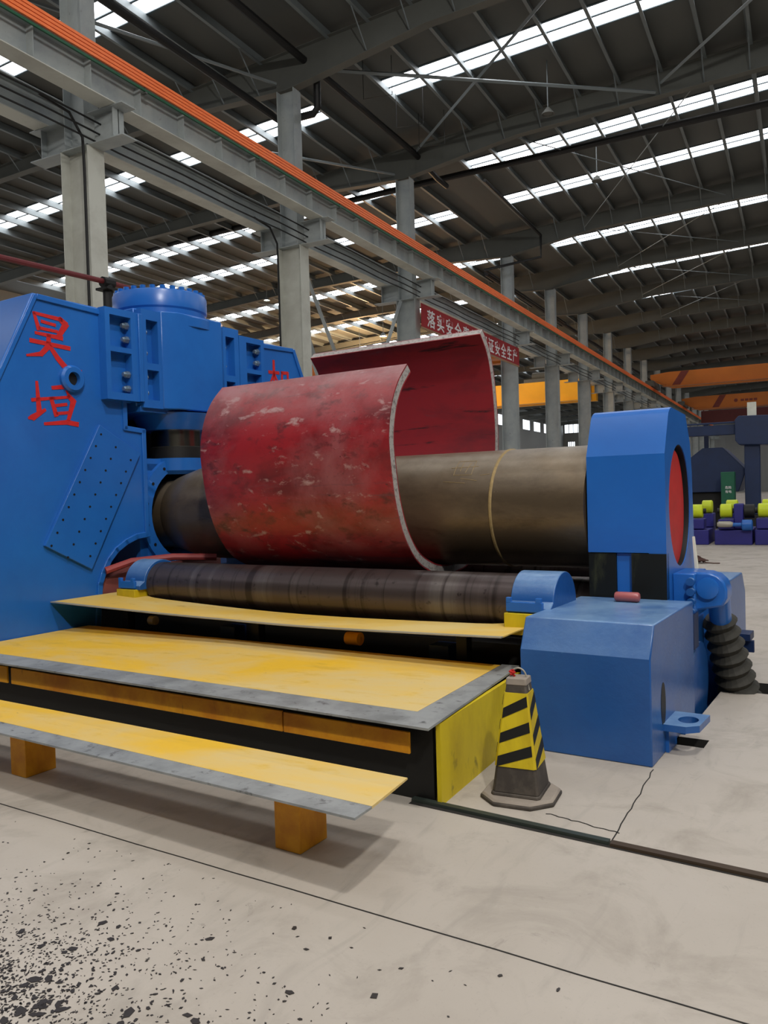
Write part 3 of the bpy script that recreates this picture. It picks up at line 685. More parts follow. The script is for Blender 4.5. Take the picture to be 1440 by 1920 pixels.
m = MB(); m.lathe([(2.02, .27), (2.36, .27)], (-6.60, VC, 0), 'z', 40); m.build('piston_rod', M['chrome'], mach)
m = MB(); m.lathe([(2.02, .285), (2.15, .285), (2.16, .27)], (-6.60, VC, 0), 'z', 40); m.build('piston_seal', M['black'], mach)
m = MB(); m.lathe([(1.86, .27), (1.90, .31), (2.03, .32)], (-6.58, VC, 0), 'z', 48); m.build('piston_foot', M['blue'], mach)
# bearing block with the hole for the top roll
m = MB(); N = 40; cu = UF-.12
ring_o = []
for i in range(N):
    t = 2*PI*i/N; ring_o.append((VC+.50*math.cos(t), ZC+.50*math.sin(t)))
def sq(t):
    c_, s_ = math.cos(t), math.sin(t); k_ = max(abs(c_)/.62, abs(s_)/.62); return (VC+c_/k_, ZC+.02+s_/k_*(.9 if s_ > 0 else 1.0))
for i in range(N):
    a, b = 2*PI*i/N, 2*PI*(i+1)/N
    q = [sq(a), sq(b), (VC+.50*math.cos(b), ZC+.50*math.sin(b)), (VC+.50*math.cos(a), ZC+.50*math.sin(a))]
    m.prism(q, 0, cu-.5, cu)
m.box(cu-.5, cu, 5.57, 6.77, 1.90, 1.97); bb = m.build('bearing_block', M['blue'], mach, 0, 0)
m = MB()
for i in range(N):
    a, b = 2*PI*i/N, 2*PI*(i+1)/N
    q = [(VC+.63*math.cos(a), ZC+.63*math.sin(a)), (VC+.63*math.cos(b), ZC+.63*math.sin(b)), (VC+.50*math.cos(b), ZC+.50*math.sin(b)), (VC+.50*math.cos(a), ZC+.50*math.sin(a))]
    m.prism(q, 0, cu, cu+.05)
rg = m.build('bearing_ring', M['blue'], mach, 0, 30)
for i in range(16):
    t = 2*PI*(i+.5)/16; m = MB(); m.lathe([(cu+.05, .016), (cu+.056, .016)], (0, VC+.565*math.cos(t), ZC+.565*math.sin(t)), 'x', 10); m.build('bolt', M['black'], rg, 0, 20)
m = MB(); m.box(UF-1.25, UF-.7, 5.4, 6.95, .2, 2.5); m.build('inner_wall', M['black'], mach)
# angled wear plate with rows of holes on the near frame
m = MB(); wp = [(4.98, 2.33), (4.357, 1.218), (4.838, .955), (5.50, 2.10), (5.50, 2.28), (5.3, 2.30)]
wp = [(4.985, 2.325), (4.36, 1.215), (4.84, .96), (5.14, 1.20), (5.50, 1.27), (5.50, 2.24), (5.26, 2.30)]
wp = [(4.985, 2.325), (4.36, 1.215), (4.84, .96), (5.46, 2.06)]
m.prism(wp, 0, UF, UF+.035); wpo = m.build('wear_plate', M['blue'], mach, .004)
A = Vector((4.985, 2.325)); B = Vector((4.36, 1.215)); C_ = Vector((4.84, .96))
dl = (B-A); dw = (C_-B)
for r_, off in enumerate((.10, .47, .86)):
    n_ = 10 if r_ else 10
    for i in range(n_):
        t = .06 + .92*(i/(n_-1)) + (.0 if r_ == 0 else .02*r_)
        if t > 1: continue
        q = A + dl*t + dw*off
        m = MB(); m.lathe([(UF+.034, .011), (UF+.038, .011)], (0, q.x, q.y), 'x', 10); m.build('bolt_hole', M['black'], wpo, 0, 0)
# round boss with a hole
m = MB(); m.lathe([(UF, .125), (UF+.03, .125), (UF+.05, .105), (UF+.05, .062), (UF-.0, .062)], (0, 4.715, 2.73), 'x', 40); bs = m.build('round_boss', M['blue'], mach)
m = MB(); m.lathe([(UF+.002, .06), (UF+.004, .06)], (0, 4.715, 2.73), 'x', 32); m.build('bore', M['black'], bs)
# painted red characters: strokes in (v, z)
def strokes(lst, parent, name, u=UF+.003, mat='red_text'):
    m = MB()
    for pts, w0 in lst:
        ws = [w_*1.3 for w_ in (w0 if isinstance(w0, (list, tuple)) else [w0]*len(pts))]
        for i in range(len(pts)-1):
            a, b = Vector(pts[i]), Vector(pts[i+1]); d = (b-a).normalized(); n = Vector((-d.y, d.x)); e = d*ws[i]*.3
            q = [a-n*ws[i]/2-e, b-n*ws[i+1]/2+e, b+n*ws[i+1]/2+e, a+n*ws[i]/2-e]
            m.prism([(x.x, x.y) for x in q], 0, u-.001, u+.001+.0003*i)
    return m.build(name, M[mat], parent, 0, 0)
import numpy as _np
# pixel-free local design grids: x 0..1 (right), y 0..1 (down)
def charmap(x0, z0, x1, z1, shear):
    return lambda p: (x0 + (x1-x0)*p[0], z0 + (z1-z0)*p[1] + shear*p[0])
cm = charmap(4.235, 3.245, 4.90, 2.80, 0.0)
def S(f, lst): return [([f(p) for p in pts], w_) for pts, w_ in lst]
hao = [([(.16, 0), (.24, .36)], [.02, .03]), ([(.16, .015), (.64, .02)], [.022, .03]), ([(.64, .0), (.72, .08), (.62, .36)], [.03, .05, .03]),
       ([(.30, .17), (.56, .17)], .022), ([(.26, .31), (.56, .30)], .022),
       ([(.20, .43), (.66, .40)], [.022, .03]), ([(.06, .58), (.78, .57)], [.03, .03]), ([(.42, .43), (.41, .62), (.28, .80), (.0, .87)], [.03, .04, .035, .015]),
       ([(.44, .64), (.60, .84), (.72, .96), (1.0, .99)], [.03, .045, .045, .012])]
hao = [([(.10, .0), (.19, .31)], [.02, .034]), ([(.10, .01), (.66, .01)], [.02, .03]), ([(.62, .0), (.74, .09), (.60, .33)], [.03, .05, .034]),
       ([(.25, .14), (.52, .15)], .022), ([(.20, .28), (.56, .27)], .022),
       ([(.12, .39), (.66, .38)], [.02, .034]), ([(.02, .56), (.80, .55)], [.03, .03]), ([(.38, .39), (.37, .60), (.22, .78), (-.05, .86)], [.03, .04, .034, .014]),
       ([(.40, .60), (.55, .80), (.72, .97), (1.02, .96)], [.03, .04, .045, .012])]
cm = lambda p: (4.305 + .50*p[0], 3.285 - .455*p[1] - .03*p[0])
strokes(S(cm, hao), fn, 'red_character')
yuan = [([(.16, .0), (.19, .68)], [.02, .042]), ([(.05, .40), (.52, .35)], [.025, .02]), ([(-.04, .80), (.06, .78), (.30, .63)], [.014, .045, .02]),
        ([(.50, .12), (.88, .08)], [.025, .035]), ([(.80, .14), (.86, .30)], [.012, .02]),
        ([(.46, .36), (.56, .74)], [.03, .034]), ([(.46, .36), (.88, .32)], [.02, .02]), ([(.86, .30), (.96, .42), (.84, .82)], [.03, .046, .026]),
        ([(.56, .52), (.80, .49)], .022), ([(.58, .70), (.82, .68)], .022), ([(.30, .93), (.80, .90), (1.04, .95)], [.02, .034, .034])]
cm2 = lambda p: (4.285 + .46*p[0], 2.665 - .40*p[1] + .03*p[0])
strokes(S(cm2, yuan), fn, 'red_character')
ji = [([(.25, .0), (.25, 1.0)], [.03, .035]), ([(.0, .36), (.5, .34)], .03), ([(.25, .4), (.02, .72)], [.03, .015]), ([(.27, .42), (.45, .62)], [.03, .015]),
      ([(.68, .32), (.64, .9)], [.03, .02]), ([(.66, .32), (.98, .30), (.98, .95)], [.03, .03, .03])]
cm3 = lambda p: (7.50 + .36*p[0], 3.25 - .40*p[1])
strokes(S(cm3, ji), ff, 'red_character')

# rolls
m = MB(); m.lathe([(-7.6, .36), (-6.48, .38), (-6.42, .41), (-6.15, ZC*0+.475), (-6.1, .48), (-1.92, .48)], (0, VC, ZC), 'x', 72); tr = m.build('top_roll', M['roll'], mach, 0, 20)
m = MB()
prof = []
for i in range(2): pass
m.lathe([(-2.68, .480), (-2.672, .488), (-2.660, .488), (-2.652, .480)], (0, VC, ZC), 'x', 72); m.build('weld_seam', M['weld'], tr)
m = MB()
def onroll(u, a, r=.4805): return (u, VC - r*math.cos(a), ZC + r*math.sin(a))
for (ua, aa, ub, ab) in ((-3.02, .95, -2.86, .95), (-3.02, .62, -2.86, .62), (-3.02, .62, -3.02, .95), (-2.86, .62, -2.86, .95), (-2.97, .70, -2.97, .92), (-2.92, .66, -2.90, .90), (-3.06, .78, -2.82, .80), (-2.95, .55, -2.80, .50), (-2.78, .6, -2.70, .62), (-3.1, .5, -2.9, .46)):
    m.tube([onroll(ua+(ub-ua)*t/4, aa+(ab-aa)*t/4) for t in range(5)], .0022, 4)
o = m.build('chalk_marks', M['weld'], tr, 0, 0); o['kind'] = 'stuff'
m = MB(); m.lathe([(-6.0, .14), (-5.93, .14), (-5.93, .20), (-2.19, .20), (-2.19, .14), (-2.0, .14)], (0, 5.30, .80), 'x', 56); m.build('side_roll', M['side_roll'], mach, 0, 25)
m = MB(); m.lathe([(-6.2, .16), (-5.9, .285), (-1.95, .285), (-1.9, .16)], (0, VC+.05, .60), 'x', 56); m.build('bottom_roll', M['side_roll'], mach, 0, 25)
m = MB(); m.lathe([(-6.0, .14), (-5.93, .2), (-2.19, .20), (-2.0, .14)], (0, 7.05, .80), 'x', 40); m.build('side_roll', M['side_roll'], mach, 0, 25)
# bearing caps of the side roll
def cap(u0, u1, lab):
    m = MB(); N = 16; o = [(5.30+.225*math.cos(t), .80+.225*math.sin(t)) for t in [PI*i/N*.95 for i in range(N+1)]]
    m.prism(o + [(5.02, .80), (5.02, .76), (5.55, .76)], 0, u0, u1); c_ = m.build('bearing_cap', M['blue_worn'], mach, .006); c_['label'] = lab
    m = MB(); m.box(u0-.0, u1-.05, 5.0, 5.03, .775, .84); m.box(u0, u0+.035, 5.0, 5.03, .83, .87); m.box(u1-.10, u1-.06, 5.0, 5.03, .83, .87); m.build('cap_plate', M['blue'], c_, .003)
    m = MB(); m.box(u0-.01, u1-.03, 4.985, 5.50, .62, .765); f_ = m.build('cap_foot', M['lime'], c_, .004); f_['label'] = 'yellow painted foot'
cap(-2.24, -1.93, 'blue bearing cap at the right end of the side roll'); cap(-6.2, -5.93, 'blue bearing cap at the left end of the side roll')
m = MB(); m.box(-6.6, -6.0, 5.0, 6.9, .55, .62); m.build('cross_member', M['black'], mach)
m = MB(); m.tube([(-6.38, 5.0, .93), (-6.3, 5.25, 1.0), (-6.1, 5.6, 1.02), (-5.8, 5.9, 1.0)], .035, 8); o = m.build('red_hose', simple('faded_red_hose', (150, 60, 56), .6), mach); 
m = MB(); m.prism([(4.96, .84), (5.5, .95), (6.6, .93), (6.6, .62), (4.96, .62)], 0, -6.9, -6.42); m.build('carriage_guard', simple('dirty_pink_steel', (128, 70, 66), .6), mach, .01)
m = MB(); m.box(-6.3, -2.1, 5.15, 5.42, .25, .52); m.build('lower_beam', M['black'], mach)
for u in (-4.9, -2.85):
    m = MB(); m.box(u, u+.16, 5.0, 5.16, .30, .5); m.build('support_pad', M['blue_dark'], mach, .005)
MB().lathe([(-3.55, .05), (-3.43, .05)], (0, 4.98, .50), 'x', 20).build('guide_roller', M['orange'], mach)
MB().lathe([(-5.75, .04), (-5.68, .04)], (0, 4.98, .50), 'x', 20).build('guide_roller', M['light_edge'], mach)
# drop-end head: hexagonal block around the roll end
hp = [(5.735, 1.12), (5.735, 1.79), (5.745, 1.84), (5.825, 2.06), (5.845, 2.105), (5.88, 2.14), (5.93, 2.155), (6.41, 2.13), (6.555, 1.92), (6.60, 1.70), (6.66, .90), (6.66, .12), (6.05, .12), (6.05, 1.12)]
HU0, HU1 = -1.905, -1.35
m = MB(); NE = 48
ell = [(6.17+.335*math.cos(2*PI*i/NE), 1.448+.448*math.sin(2*PI*i/NE)) for i in range(NE)]
# side faces with the elliptical opening: bridge outline to ellipse
def ray_hit(cx_, cz_, t):
    d = (math.cos(t), math.sin(t)); best = None
    for i in range(len(hp)):
        (x1, y1), (x2, y2) = hp[i], hp[(i+1) % len(hp)]
        ex, ey = x2-x1, y2-y1; den = d[0]*ey - d[1]*ex
        if abs(den) < 1e-9: continue
        s_ = ((x1-cx_)*ey - (y1-cz_)*ex)/den; q = ((x1-cx_)*d[1] - (y1-cz_)*d[0])/den
        if s_ > 0 and -1e-6 <= q <= 1+1e-6 and (best is None or s_ > best): best = s_
    return (cx_+d[0]*best, cz_+d[1]*best)
hd_poly = [(v, z) for v, z in hp if z > 1.0] ; hd_poly[-1] = (6.05, 1.12)
from mathutils.geometry import tessellate_polygon
def plate_with_hole(m, outer, inner, axis_a0, axis_a1):
    P3 = [[Vector((x, y, 0)) for x, y in outer], [Vector((x, y, 0)) for x, y in inner]]
    tris = tessellate_polygon(P3); allp = outer + inner
    for a in (axis_a0, axis_a1): m.add([(a, p[0], p[1]) for p in allp], [tuple(t) for t in tris])
    n = len(outer); m.add([(axis_a0, *p) for p in outer] + [(axis_a1, *p) for p in outer], [(i, i+n, (i+1) % n + n, (i+1) % n) for i in range(n)])
    n = len(inner); m.add([(axis_a0, *p) for p in inner] + [(axis_a1, *p) for p in inner], [(i, i+n, (i+1) % n + n, (i+1) % n) for i in range(n)])
hp2 = [(5.735, 1.12), (5.735, 1.79), (5.745, 1.84), (5.825, 2.06), (5.845, 2.105), (5.88, 2.14), (5.93, 2.155), (6.41, 2.13), (6.555, 1.92), (6.60, 1.70), (6.66, .90), (6.66, .30), (5.82, .30), (5.82, 1.12)]
hp2 = [(5.735, .80), (5.735, 1.82), (5.855, 2.085), (5.875, 2.115), (5.91, 2.14), (5.955, 2.155), (6.41, 2.13), (6.555, 1.92), (6.60, 1.70), (6.66, .90), (6.66, .10), (5.735, .10)]
plate_with_hole(m, hp2, ell, HU1-.12, HU1)
hd = m.build('end_head', M['blue'], mach, 0, 14)
m = MB(); e2 = [(6.17+(p_[0]-6.17)*.985, 1.448+(p_[1]-1.448)*.985) for p_ in ell]; plate_with_hole(m, ell, e2, HU1-.12, HU1-.006); m.build('bore_liner', M['black'], hd, 0, 30)
m = MB(); hb = [(5.735, 1.125)] + hp2[1:10] + [(6.66, .10), (5.80, .10), (5.80, 1.125)]; m.prism(hb, 0, HU0, HU1-.12); m.build('head_body', M['blue'], hd, 0, 14)
m = MB(); m.lathe([(HU1-.125, .5), (HU1-.122, .5)], (0, 6.17, 1.45), 'x', 48)
m = MB(); NE2 = 40; q = [(6.15+.31*math.cos(2*PI*i/NE2), 1.43+.43*math.sin(2*PI*i/NE2)) for i in range(NE2)]; m.prism(q, 0, HU1-.12, HU1-.035); o = m.build('roll_end_disc', M['red_hub'], hd); o['label'] = 'red painted roll end'
m = MB(); m.box(HU0, HU0+.20, 5.745, 5.80, .80, 1.12); m.box(HU1-.24, HU1-.0, 5.725, 5.80, .80, 1.12); m.build('slide_pad', M['slide'], hd, 0, 0)
m = MB(); m.box(HU0+.20, HU1-.24, 5.76, 5.80, .80, 1.12); m.build('centre_key', M['blue'], hd, .003)
# base blocks the head stands between
bp = [(4.59, .0), (4.59, .615), (4.69, .80), (5.73, .80), (5.73, -.9), (5.35, -.9), (5.35, 0)]
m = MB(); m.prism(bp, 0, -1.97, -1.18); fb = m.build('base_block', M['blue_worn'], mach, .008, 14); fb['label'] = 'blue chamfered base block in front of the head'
m = MB(); m.prism([(4.595, .05), (4.595, .60), (5.0, .6), (5.0, .05)], 0, -1.96, -1.19)
m = MB(); m.lathe([(-1.1805, .001), (-1.1795, .075)], (0, 4.86, .30), 'x', 24)
slot = [(4.86+.055*math.cos(2*PI*i/24), .30+(.085 if math.sin(2*PI*i/24) > 0 else -.085)*0 + .13*math.sin(2*PI*i/24)) for i in range(24)]
m = MB(); m.prism(slot, 0, -1.181, -1.178); m.build('oval_slot', M['black'], fb)
# lifting lug with a round hole
m = MB(); NL = 28; lc = (-1.06, 5.02); out = [(-1.18, 4.93), (-.98, 4.93), (-.92, 5.0), (-.92, 5.13), (-1.0, 5.18), (-1.18, 5.18)]
out = [(-1.18, 4.84), (-1.05, 4.84), (-.985, 4.90), (-.975, 5.16), (-1.18, 5.16)]
inn = [(-1.068+.058*math.cos(2*PI*i/NL), 5.0+.075*math.sin(2*PI*i/NL)) for i in range(NL)]
P3 = [[Vector((x, y, 0)) for x, y in out], [Vector((x, y, 0)) for x, y in inn]]; tris = tessellate_polygon(P3); allp = out + inn
for z in (.145, .185): m.add([(p[0], p[1], z) for p in allp], [tuple(t) for t in tris])
for L_ in (out, inn):
    n = len(L_); m.add([(*p, .145) for p in L_] + [(*p, .185) for p in L_], [(i, i+n, (i+1) % n + n, (i+1) % n) for i in range(n)])
m.build('lifting_lug', M['blue_worn'], fb, 0, 20)
m = MB(); m.prism([(4.9, .0), (4.9, .145), (5.1, .145), (5.1, .0)], 0, -1.18, -1.16); m.build('lug_web', M['blue'], fb)
bp2 = [(6.72, -.9), (6.72, .80), (7.75, .80), (7.90, .62), (7.90, 0), (6.97, 0), (6.97, -.9)]
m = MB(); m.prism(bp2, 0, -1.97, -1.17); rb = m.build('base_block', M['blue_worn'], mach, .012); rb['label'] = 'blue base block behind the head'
m = MB(); m.box(-1.17, -1.02, 7.1, 7.3, .30, .36); m.box(-1.17, -1.0, 7.15, 7.18, .2, .30); m.build('lifting_lug', M['blue_dark'], rb, .004)
m = MB(); m.box(-1.36, -1.25, 5.73, 6.45, -.8, .62); m.build('lower_guide', M['blue'], mach, .01)
m = MB(); m.lathe([(-1.25, .30), (-1.22, .30), (-1.215, .27)], (0, 6.12, .15), 'x', 40); m.build('guide_disc', M['blue_worn'], mach)
m = MB(); m.box(-1.25, -1.19, 5.80, 5.95, .45, .70); m.build('guide_plate', M['blue_dark'], mach, .004)
# tilting cylinder with hinge, rod and bellows
m = MB(); m.box(-1.35, -1.20, 5.90, 6.3, .66, .97); m.build('hinge_block', M['blue'], mach, .008)
for i in range(4):
    MB().lathe([(5.86, .028), (5.92, .028)], (-1.225, 0, .70+.072*i), 'y', 14).build('hinge_knuckle', M['blue_worn'], mach)
brk = [(-1.25, .975), (-1.12, .975), (-1.06, .955), (-1.02, .915), (-1.0, .86), (-1.0, .80), (-1.03, .74), (-1.12, .72), (-1.22, .70), (-1.25, .70)]
m = MB(); m.prism(brk, 1, 5.96, 6.16); bk = m.build('clevis', M['blue'], mach, .015)
m = MB(); m.lathe([(5.93, .055), (5.935, .075), (5.96, .075)], (-1.125, 0, .865), 'y', 32); m.build('clevis_pin', M['blue'], bk)
m = MB(); m.tube([(-1.09, 6.13, .86), (-1.125, 6.42, .56)], .078, 24); m.build('cylinder_rod', M['blue'], mach)
path = []; rad = []
for i in range(17):
    t = i/16; path.append((-1.145+.12*t, 6.42+.28*t, .60-.72*t)); rad.append((.128 if i % 2 else .092)+.035*t)
m = MB(); m.tube(path, rad, 20); o = m.build('bellows', M['bellows'], mach, 0, 12); o['label'] = 'black rubber bellows running down into the floor pit'
# torch-like pink bar, paper level mark
m = MB(); m.lathe([(-1.66, .012), (-1.655, .028), (-1.645, .034), (-1.50, .034), (-1.49, .028), (-1.485, .012)], (0, 5.54, .836), 'x', 20)
single(m, 'pink_canister', M['pinkcan'], 'small dull pink metal canister lying on the blue base block', 'canister', (-1.57, 5.54, .80), 'M')
m = MB(); m.hexa([(-1.30, 6.40, .93), (-1.28, 6.40, .93), (-1.28, 6.46, .93), (-1.30, 6.46, .93)], [(-1.315, 6.40, 1.20), (-1.305, 6.40, 1.20), (-1.305, 6.45, 1.20), (-1.315, 6.45, 1.20)])
single(m, 'paper_tag', M['paper'], 'narrow white paper tag standing against the blue head', 'tag', (-1.3, 6.42, .93), 'M')

# ------------------------------------------------------------------ the bent red plate
K_ = 3.25/3.52
raw = [(5.93, 2.70), (5.766, 2.53), (5.654, 2.32), (5.60, 2.06), (5.626, 1.79), (5.685, 1.50), (5.80, 1.235), (5.98, 1.02), (6.2, .90), (6.45, .835), (6.75, .835), (7.05, .90), (7.35, 1.12), (7.58, 1.45), (7.71, 1.75), (7.77, 2.05), (7.775, 2.3), (7.745, 2.6), (7.69, 2.86), (7.60, 3.07), (7.455, 3.235)]
cp = [Vector((a*K_, 1.6+(b-1.6)*K_)) for a, b in raw]
# smooth by Catmull-Rom
def cr(P, n=5):
    out = []
    for i in range(len(P)-1):
        p0, p1, p2, p3 = P[max(i-1, 0)], P[i], P[i+1], P[min(i+2, len(P)-1)]
        for j in range(n):
            t = j/n; out.append(.5*((2*p1)+(-p0+p2)*t+(2*p0-5*p1+4*p2-p3)*t*t+(-p0+3*p1-3*p2+p3)*t**3))
    out.append(P[-1]); return out
oc = cr(cp); TH = .085
cen = Vector((6.17, 1.95))
def offc(C, d):
    out = []
    for i, p in enumerate(C):
        t = (C[min(i+1, len(C)-1)]-C[max(i-1, 0)]).normalized(); n = Vector((-t.y, t.x))
        if n.dot(cen-p) < 0: n = -n
        out.append(p+n*d)
    return out
ic = offc(oc, TH)
root = thing('bent_steel_plate', 'thick red primed steel plate rolled into an open C around the big roll', 'steel plate', (-4.2, VC, .93))
U0, U1 = -5.24, -3.25
def sheet(C, name, mat, d0, d1):
    a, b = offc(C, d0), offc(C, d1); n = len(C); m = MB(); NU = 14
    R = .03
    us_ = [U0 + (U1-U0)*i/NU for i in range(NU+1)]
    vs_ = [(u, p.x, p.y) for u in us_ for p in a] + [(u, p.x, p.y) for u in us_ for p in b]; fs_ = []; o_ = (NU+1)*n
    for i in range(NU):
        for j in range(n-1):
            fs_.append((i*n+j, i*n+j+1, (i+1)*n+j+1, (i+1)*n+j)); fs_.append((o_+i*n+j, o_+(i+1)*n+j, o_+(i+1)*n+j+1, o_+i*n+j+1))
        for j in (0, n-1): fs_.append((i*n+j, (i+1)*n+j, o_+(i+1)*n+j, o_+i*n+j))
    for i in (0, NU):
        for j in range(n-1): fs_.append((i*n+j, i*n+j+1, o_+i*n+j+1, o_+i*n+j))
    m.add(vs_, fs_); return m.build(name, mat, root, 0, 40)
o = sheet(oc, 'outer_face', M['plate_red'], 0, .012); o['label'] = 'outer face, faded red with pale scale'
o = sheet(oc, 'core_edge', M['cut_edge'], .0121, TH-.0121); o['label'] = 'grey flame-cut edge'
o = sheet(oc, 'inner_face', M['plate_in'], TH-.012, TH); o['label'] = 'inner face, dark red primer'

# ------------------------------------------------------------------ platforms
# thin sagging yellow sheet in front of the side roll
root = thing('sagging_floor_sheet', 'thin sagging yellow steel sheet lying just in front of the rolls', 'floor sheet', (-4.4, 4.9, .60))
m = MB(); nU = 30
def zs(t): return .712 - .04*t - .05*(4*t*(1-t)) + .004*math.sin(9*t)
for (nm, b0, b1, mt, dz) in (('sheet', 0, 1, 'yellow_pale', 0), ('front_strip', -1, 0, 'light_edge', .001)):
    m = MB(); vs_ = []; fs_ = []
    for i in range(nU+1):
        t = i/nU; u = -6.385 + 4.285*t; z = zs(t)+dz
        vf = 4.40 + .20*min(1, t*2.2); vb = 5.08 if .16 < t < .95 else (5.42 if t < .1 else (5.30 if t < .95 else 5.26))
        vb = 5.085 + (.17*max(0, 1-t/.14)) + (.17*max(0, (t-.93)/.07))
        y0, y1 = (vf+.035, vb) if b0 == 0 else (vf, vf+.035)
        vs_ += [(u, y0, z), (u, y1, z), (u, y1, z-.008), (u, y0, z-.008)]
    for i in range(nU):
        for j in range(4): fs_.append((i*4+j, i*4+(j+1) % 4, (i+1)*4+(j+1) % 4, (i+1)*4+j))
    fs_ += [(0, 1, 2, 3), tuple(nU*4+j for j in (3, 2, 1, 0))]
    m.add(vs_, fs_); m.build(nm, M[mt], root, 0, 30)
for u in (-6.1, -4.5, -2.6):
    m = MB(); m.box(u, u+.08, 4.95, 5.03, .0, .62); m.build('support_post', M['black'], root)
# the big platform
root = thing('work_platform', 'low yellow painted platform with grey steel border in front of the machine', 'platform', (-4.5, 4.0, 0))
ZP = .44
m = MB(); m.prism([(-7.6, 3.565), (-2.145, 3.625), (-2.22, 4.84), (-6.38, 4.79), (-6.38, 3.84), (-7.6, 3.84)], 2, ZP-.012, ZP+.001); m.build('yellow_deck', M['yellow'], root, 0, 0)
bd = [(-7.6, 3.37), (-1.945, 3.385), (-2.10, 4.88), (-2.22, 4.87), (-2.145, 3.625), (-7.6, 3.565)]
m = MB(); m.prism(bd, 2, ZP-.012, ZP); o = m.build('steel_border', M['grey_plate'], root, 0, 0); o['label'] = 'bare grey border strip'
m = MB(); m.prism([(-2.075-.02, 3.54), (-1.968, 3.54), (-2.05, 4.60), (-2.09, 4.60)], 2, 0, ZP-.014); 
m = MB(); m.hexa([(-1.99, 3.54, 0), (-1.965, 3.54, 0), (-1.965, 3.54, ZP-.02), (-1.99, 3.54, ZP-.02)], [(-2.075, 4.78, 0), (-2.05, 4.78, 0), (-2.05, 4.78, ZP-.02), (-2.075, 4.78, ZP-.02)]); o = m.build('side_panel', M['lime'], root, 0, 0); o['label'] = 'yellow end panel'
for (a, b, dz) in ((-7.6, -5.6, .012), (-5.55, -2.95, .0), (-2.94, -2.11, -.012)):
    m = MB(); m.hexa([(a, 3.475, .262), (a, 3.49, .262), (a, 3.49, .382+dz*.5), (a, 3.475, .382+dz*.5)], [(b, 3.475, .262), (b, 3.49, .262), (b, 3.49, .38+dz*.5), (b, 3.475, .38+dz*.5)])
    o = m.build('fascia_board', M['orange'], root, .003)
for u in (-7.2, -5.6, -4.0, -2.5):
    m = MB(); m.box(u-.05, u+.05, 3.60, 3.70, 0, ZP-.012); m.build('leg', M['black'], root)
    if u > -6: m = MB(); m.box(u-.05, u+.05, 4.6, 4.7, 0, ZP-.012); m.build('leg', M['black'], root)
m = MB(); m.box(-7.6, -2.02, 3.56, 3.58, 0, ZP-.014); m.build('back_board', M['black'], root)
# the step
root = thing('entry_step', 'lower yellow steel step on yellow posts in front of the platform', 'step', (-4, 2.85, 0))
ZT = .335
m = MB(); m.prism([(-7.6, 2.70), (-1.80, 2.66), (-1.825, 2.88), (-7.6, 2.86)], 2, ZT-.01, ZT+.001); m.build('yellow_tread', M['yellow'], root, 0, 0)
m = MB(); m.prism([(-7.6, 2.565), (-1.795, 2.53), (-1.80, 2.66), (-7.6, 2.70)], 2, ZT-.01, ZT); o = m.build('grey_nosing', M['grey_plate'], root, 0, 0); o['label'] = 'bare grey front strip'
p0 = None
for u in (-6.40, -4.355, -2.325):
    if p0 is None:
        m = MB(); m.box(u-.073, u+.073, 2.75, 2.95, 0, ZT-.01); p0 = m.build('post', M['orange'], root, .004); u_0 = u
    else: copy_part(p0, root, (u-u_0, 0, 0))
m = MB(); m.box(-7.6, -2.0, 2.94, 2.965, .24, .32); m.build('rear_rail', M['black'], root)
for u in (-5.0, -2.3):
    m = MB(); m.box(u-.03, u+.03, 2.92, 2.97, 0, ZT-.01); m.build('rear_leg', M['black'], root)
m = MB(); m.hexa([(-7.6, 2.86, ZT-.01), (-7.6, 2.99, ZT-.022), (-7.6, 2.99, ZT-.014), (-7.6, 2.86, ZT+.001)], [(-1.825, 2.88, ZT-.01), (-1.86, 3.04, ZT-.022), (-1.86, 3.04, ZT-.014), (-1.825, 2.88, ZT+.001)]); m.build('rear_fold', M['yellow'], root, 0, 0)
# chips on the step
m = MB(); m.box(-2.92, -2.83, 2.655, 2.67, ZT+.001, ZT+.006); m.box(-2.86, -2.80, 2.68, 2.69, ZT+.001, ZT+.006); m.box(-2.95, -2.88, 2.69, 2.70, ZT+.001, ZT+.006)

# ------------------------------------------------------------------ traffic cone
cu_, cv_ = -1.668, 3.86
cone = thing('traffic_cone', 'dusty square rubber cone with a yellow and black striped sleeve', 'traffic cone', (cu_, cv_, 0))
Rz = Matrix.Rotation(math.radians(8), 3, 'Z')
def cpt(x, y, z): q = Rz @ Vector((x, y, 0)); return (cu_+q.x, cv_+q.y, z)
def frust(m, h0, z0, h1, z1, ch=.25, dx=0):
    def ringp(h, z):
        c_ = h*ch; return [cpt(*p, z) for p in ((-h+c_, -h), (h-c_, -h), (h, -h+c_), (h, h-c_), (h-c_, h), (-h+c_, h), (-h, h-c_), (-h, -h+c_))]
    a, b = ringp(h0, z0), ringp(h1, z1)
    m.add(a+b, [tuple(reversed(range(8))), tuple(range(8, 16))] + [(i, (i+1) % 8, (i+1) % 8+8, i+8) for i in range(8)])
m = MB(); frust(m, .193, 0, .193, .02, .5); m.build('base', M['rubber'], cone, .006)
m = MB(); frust(m, .189, .02, .178, .034, .5); m.build('base_top', M['rubber_dust'], cone, .003)
m = MB(); frust(m, .130, .034, .127, .05, .12); frust(m, .122, .05, .052, .605, .12); m.build('body', M['rubber'], cone, .004)
def hw(z): return .122 + (.052-.122)*(z-.05)/.555
m = MB(); frust(m, hw(.18)+.004, .18, hw(.553)+.004, .553, .12); sl = m.build('striped_sleeve', M['lime'], cone, .0, 0); sl['label'] = 'yellow sleeve with black diagonal stripes'
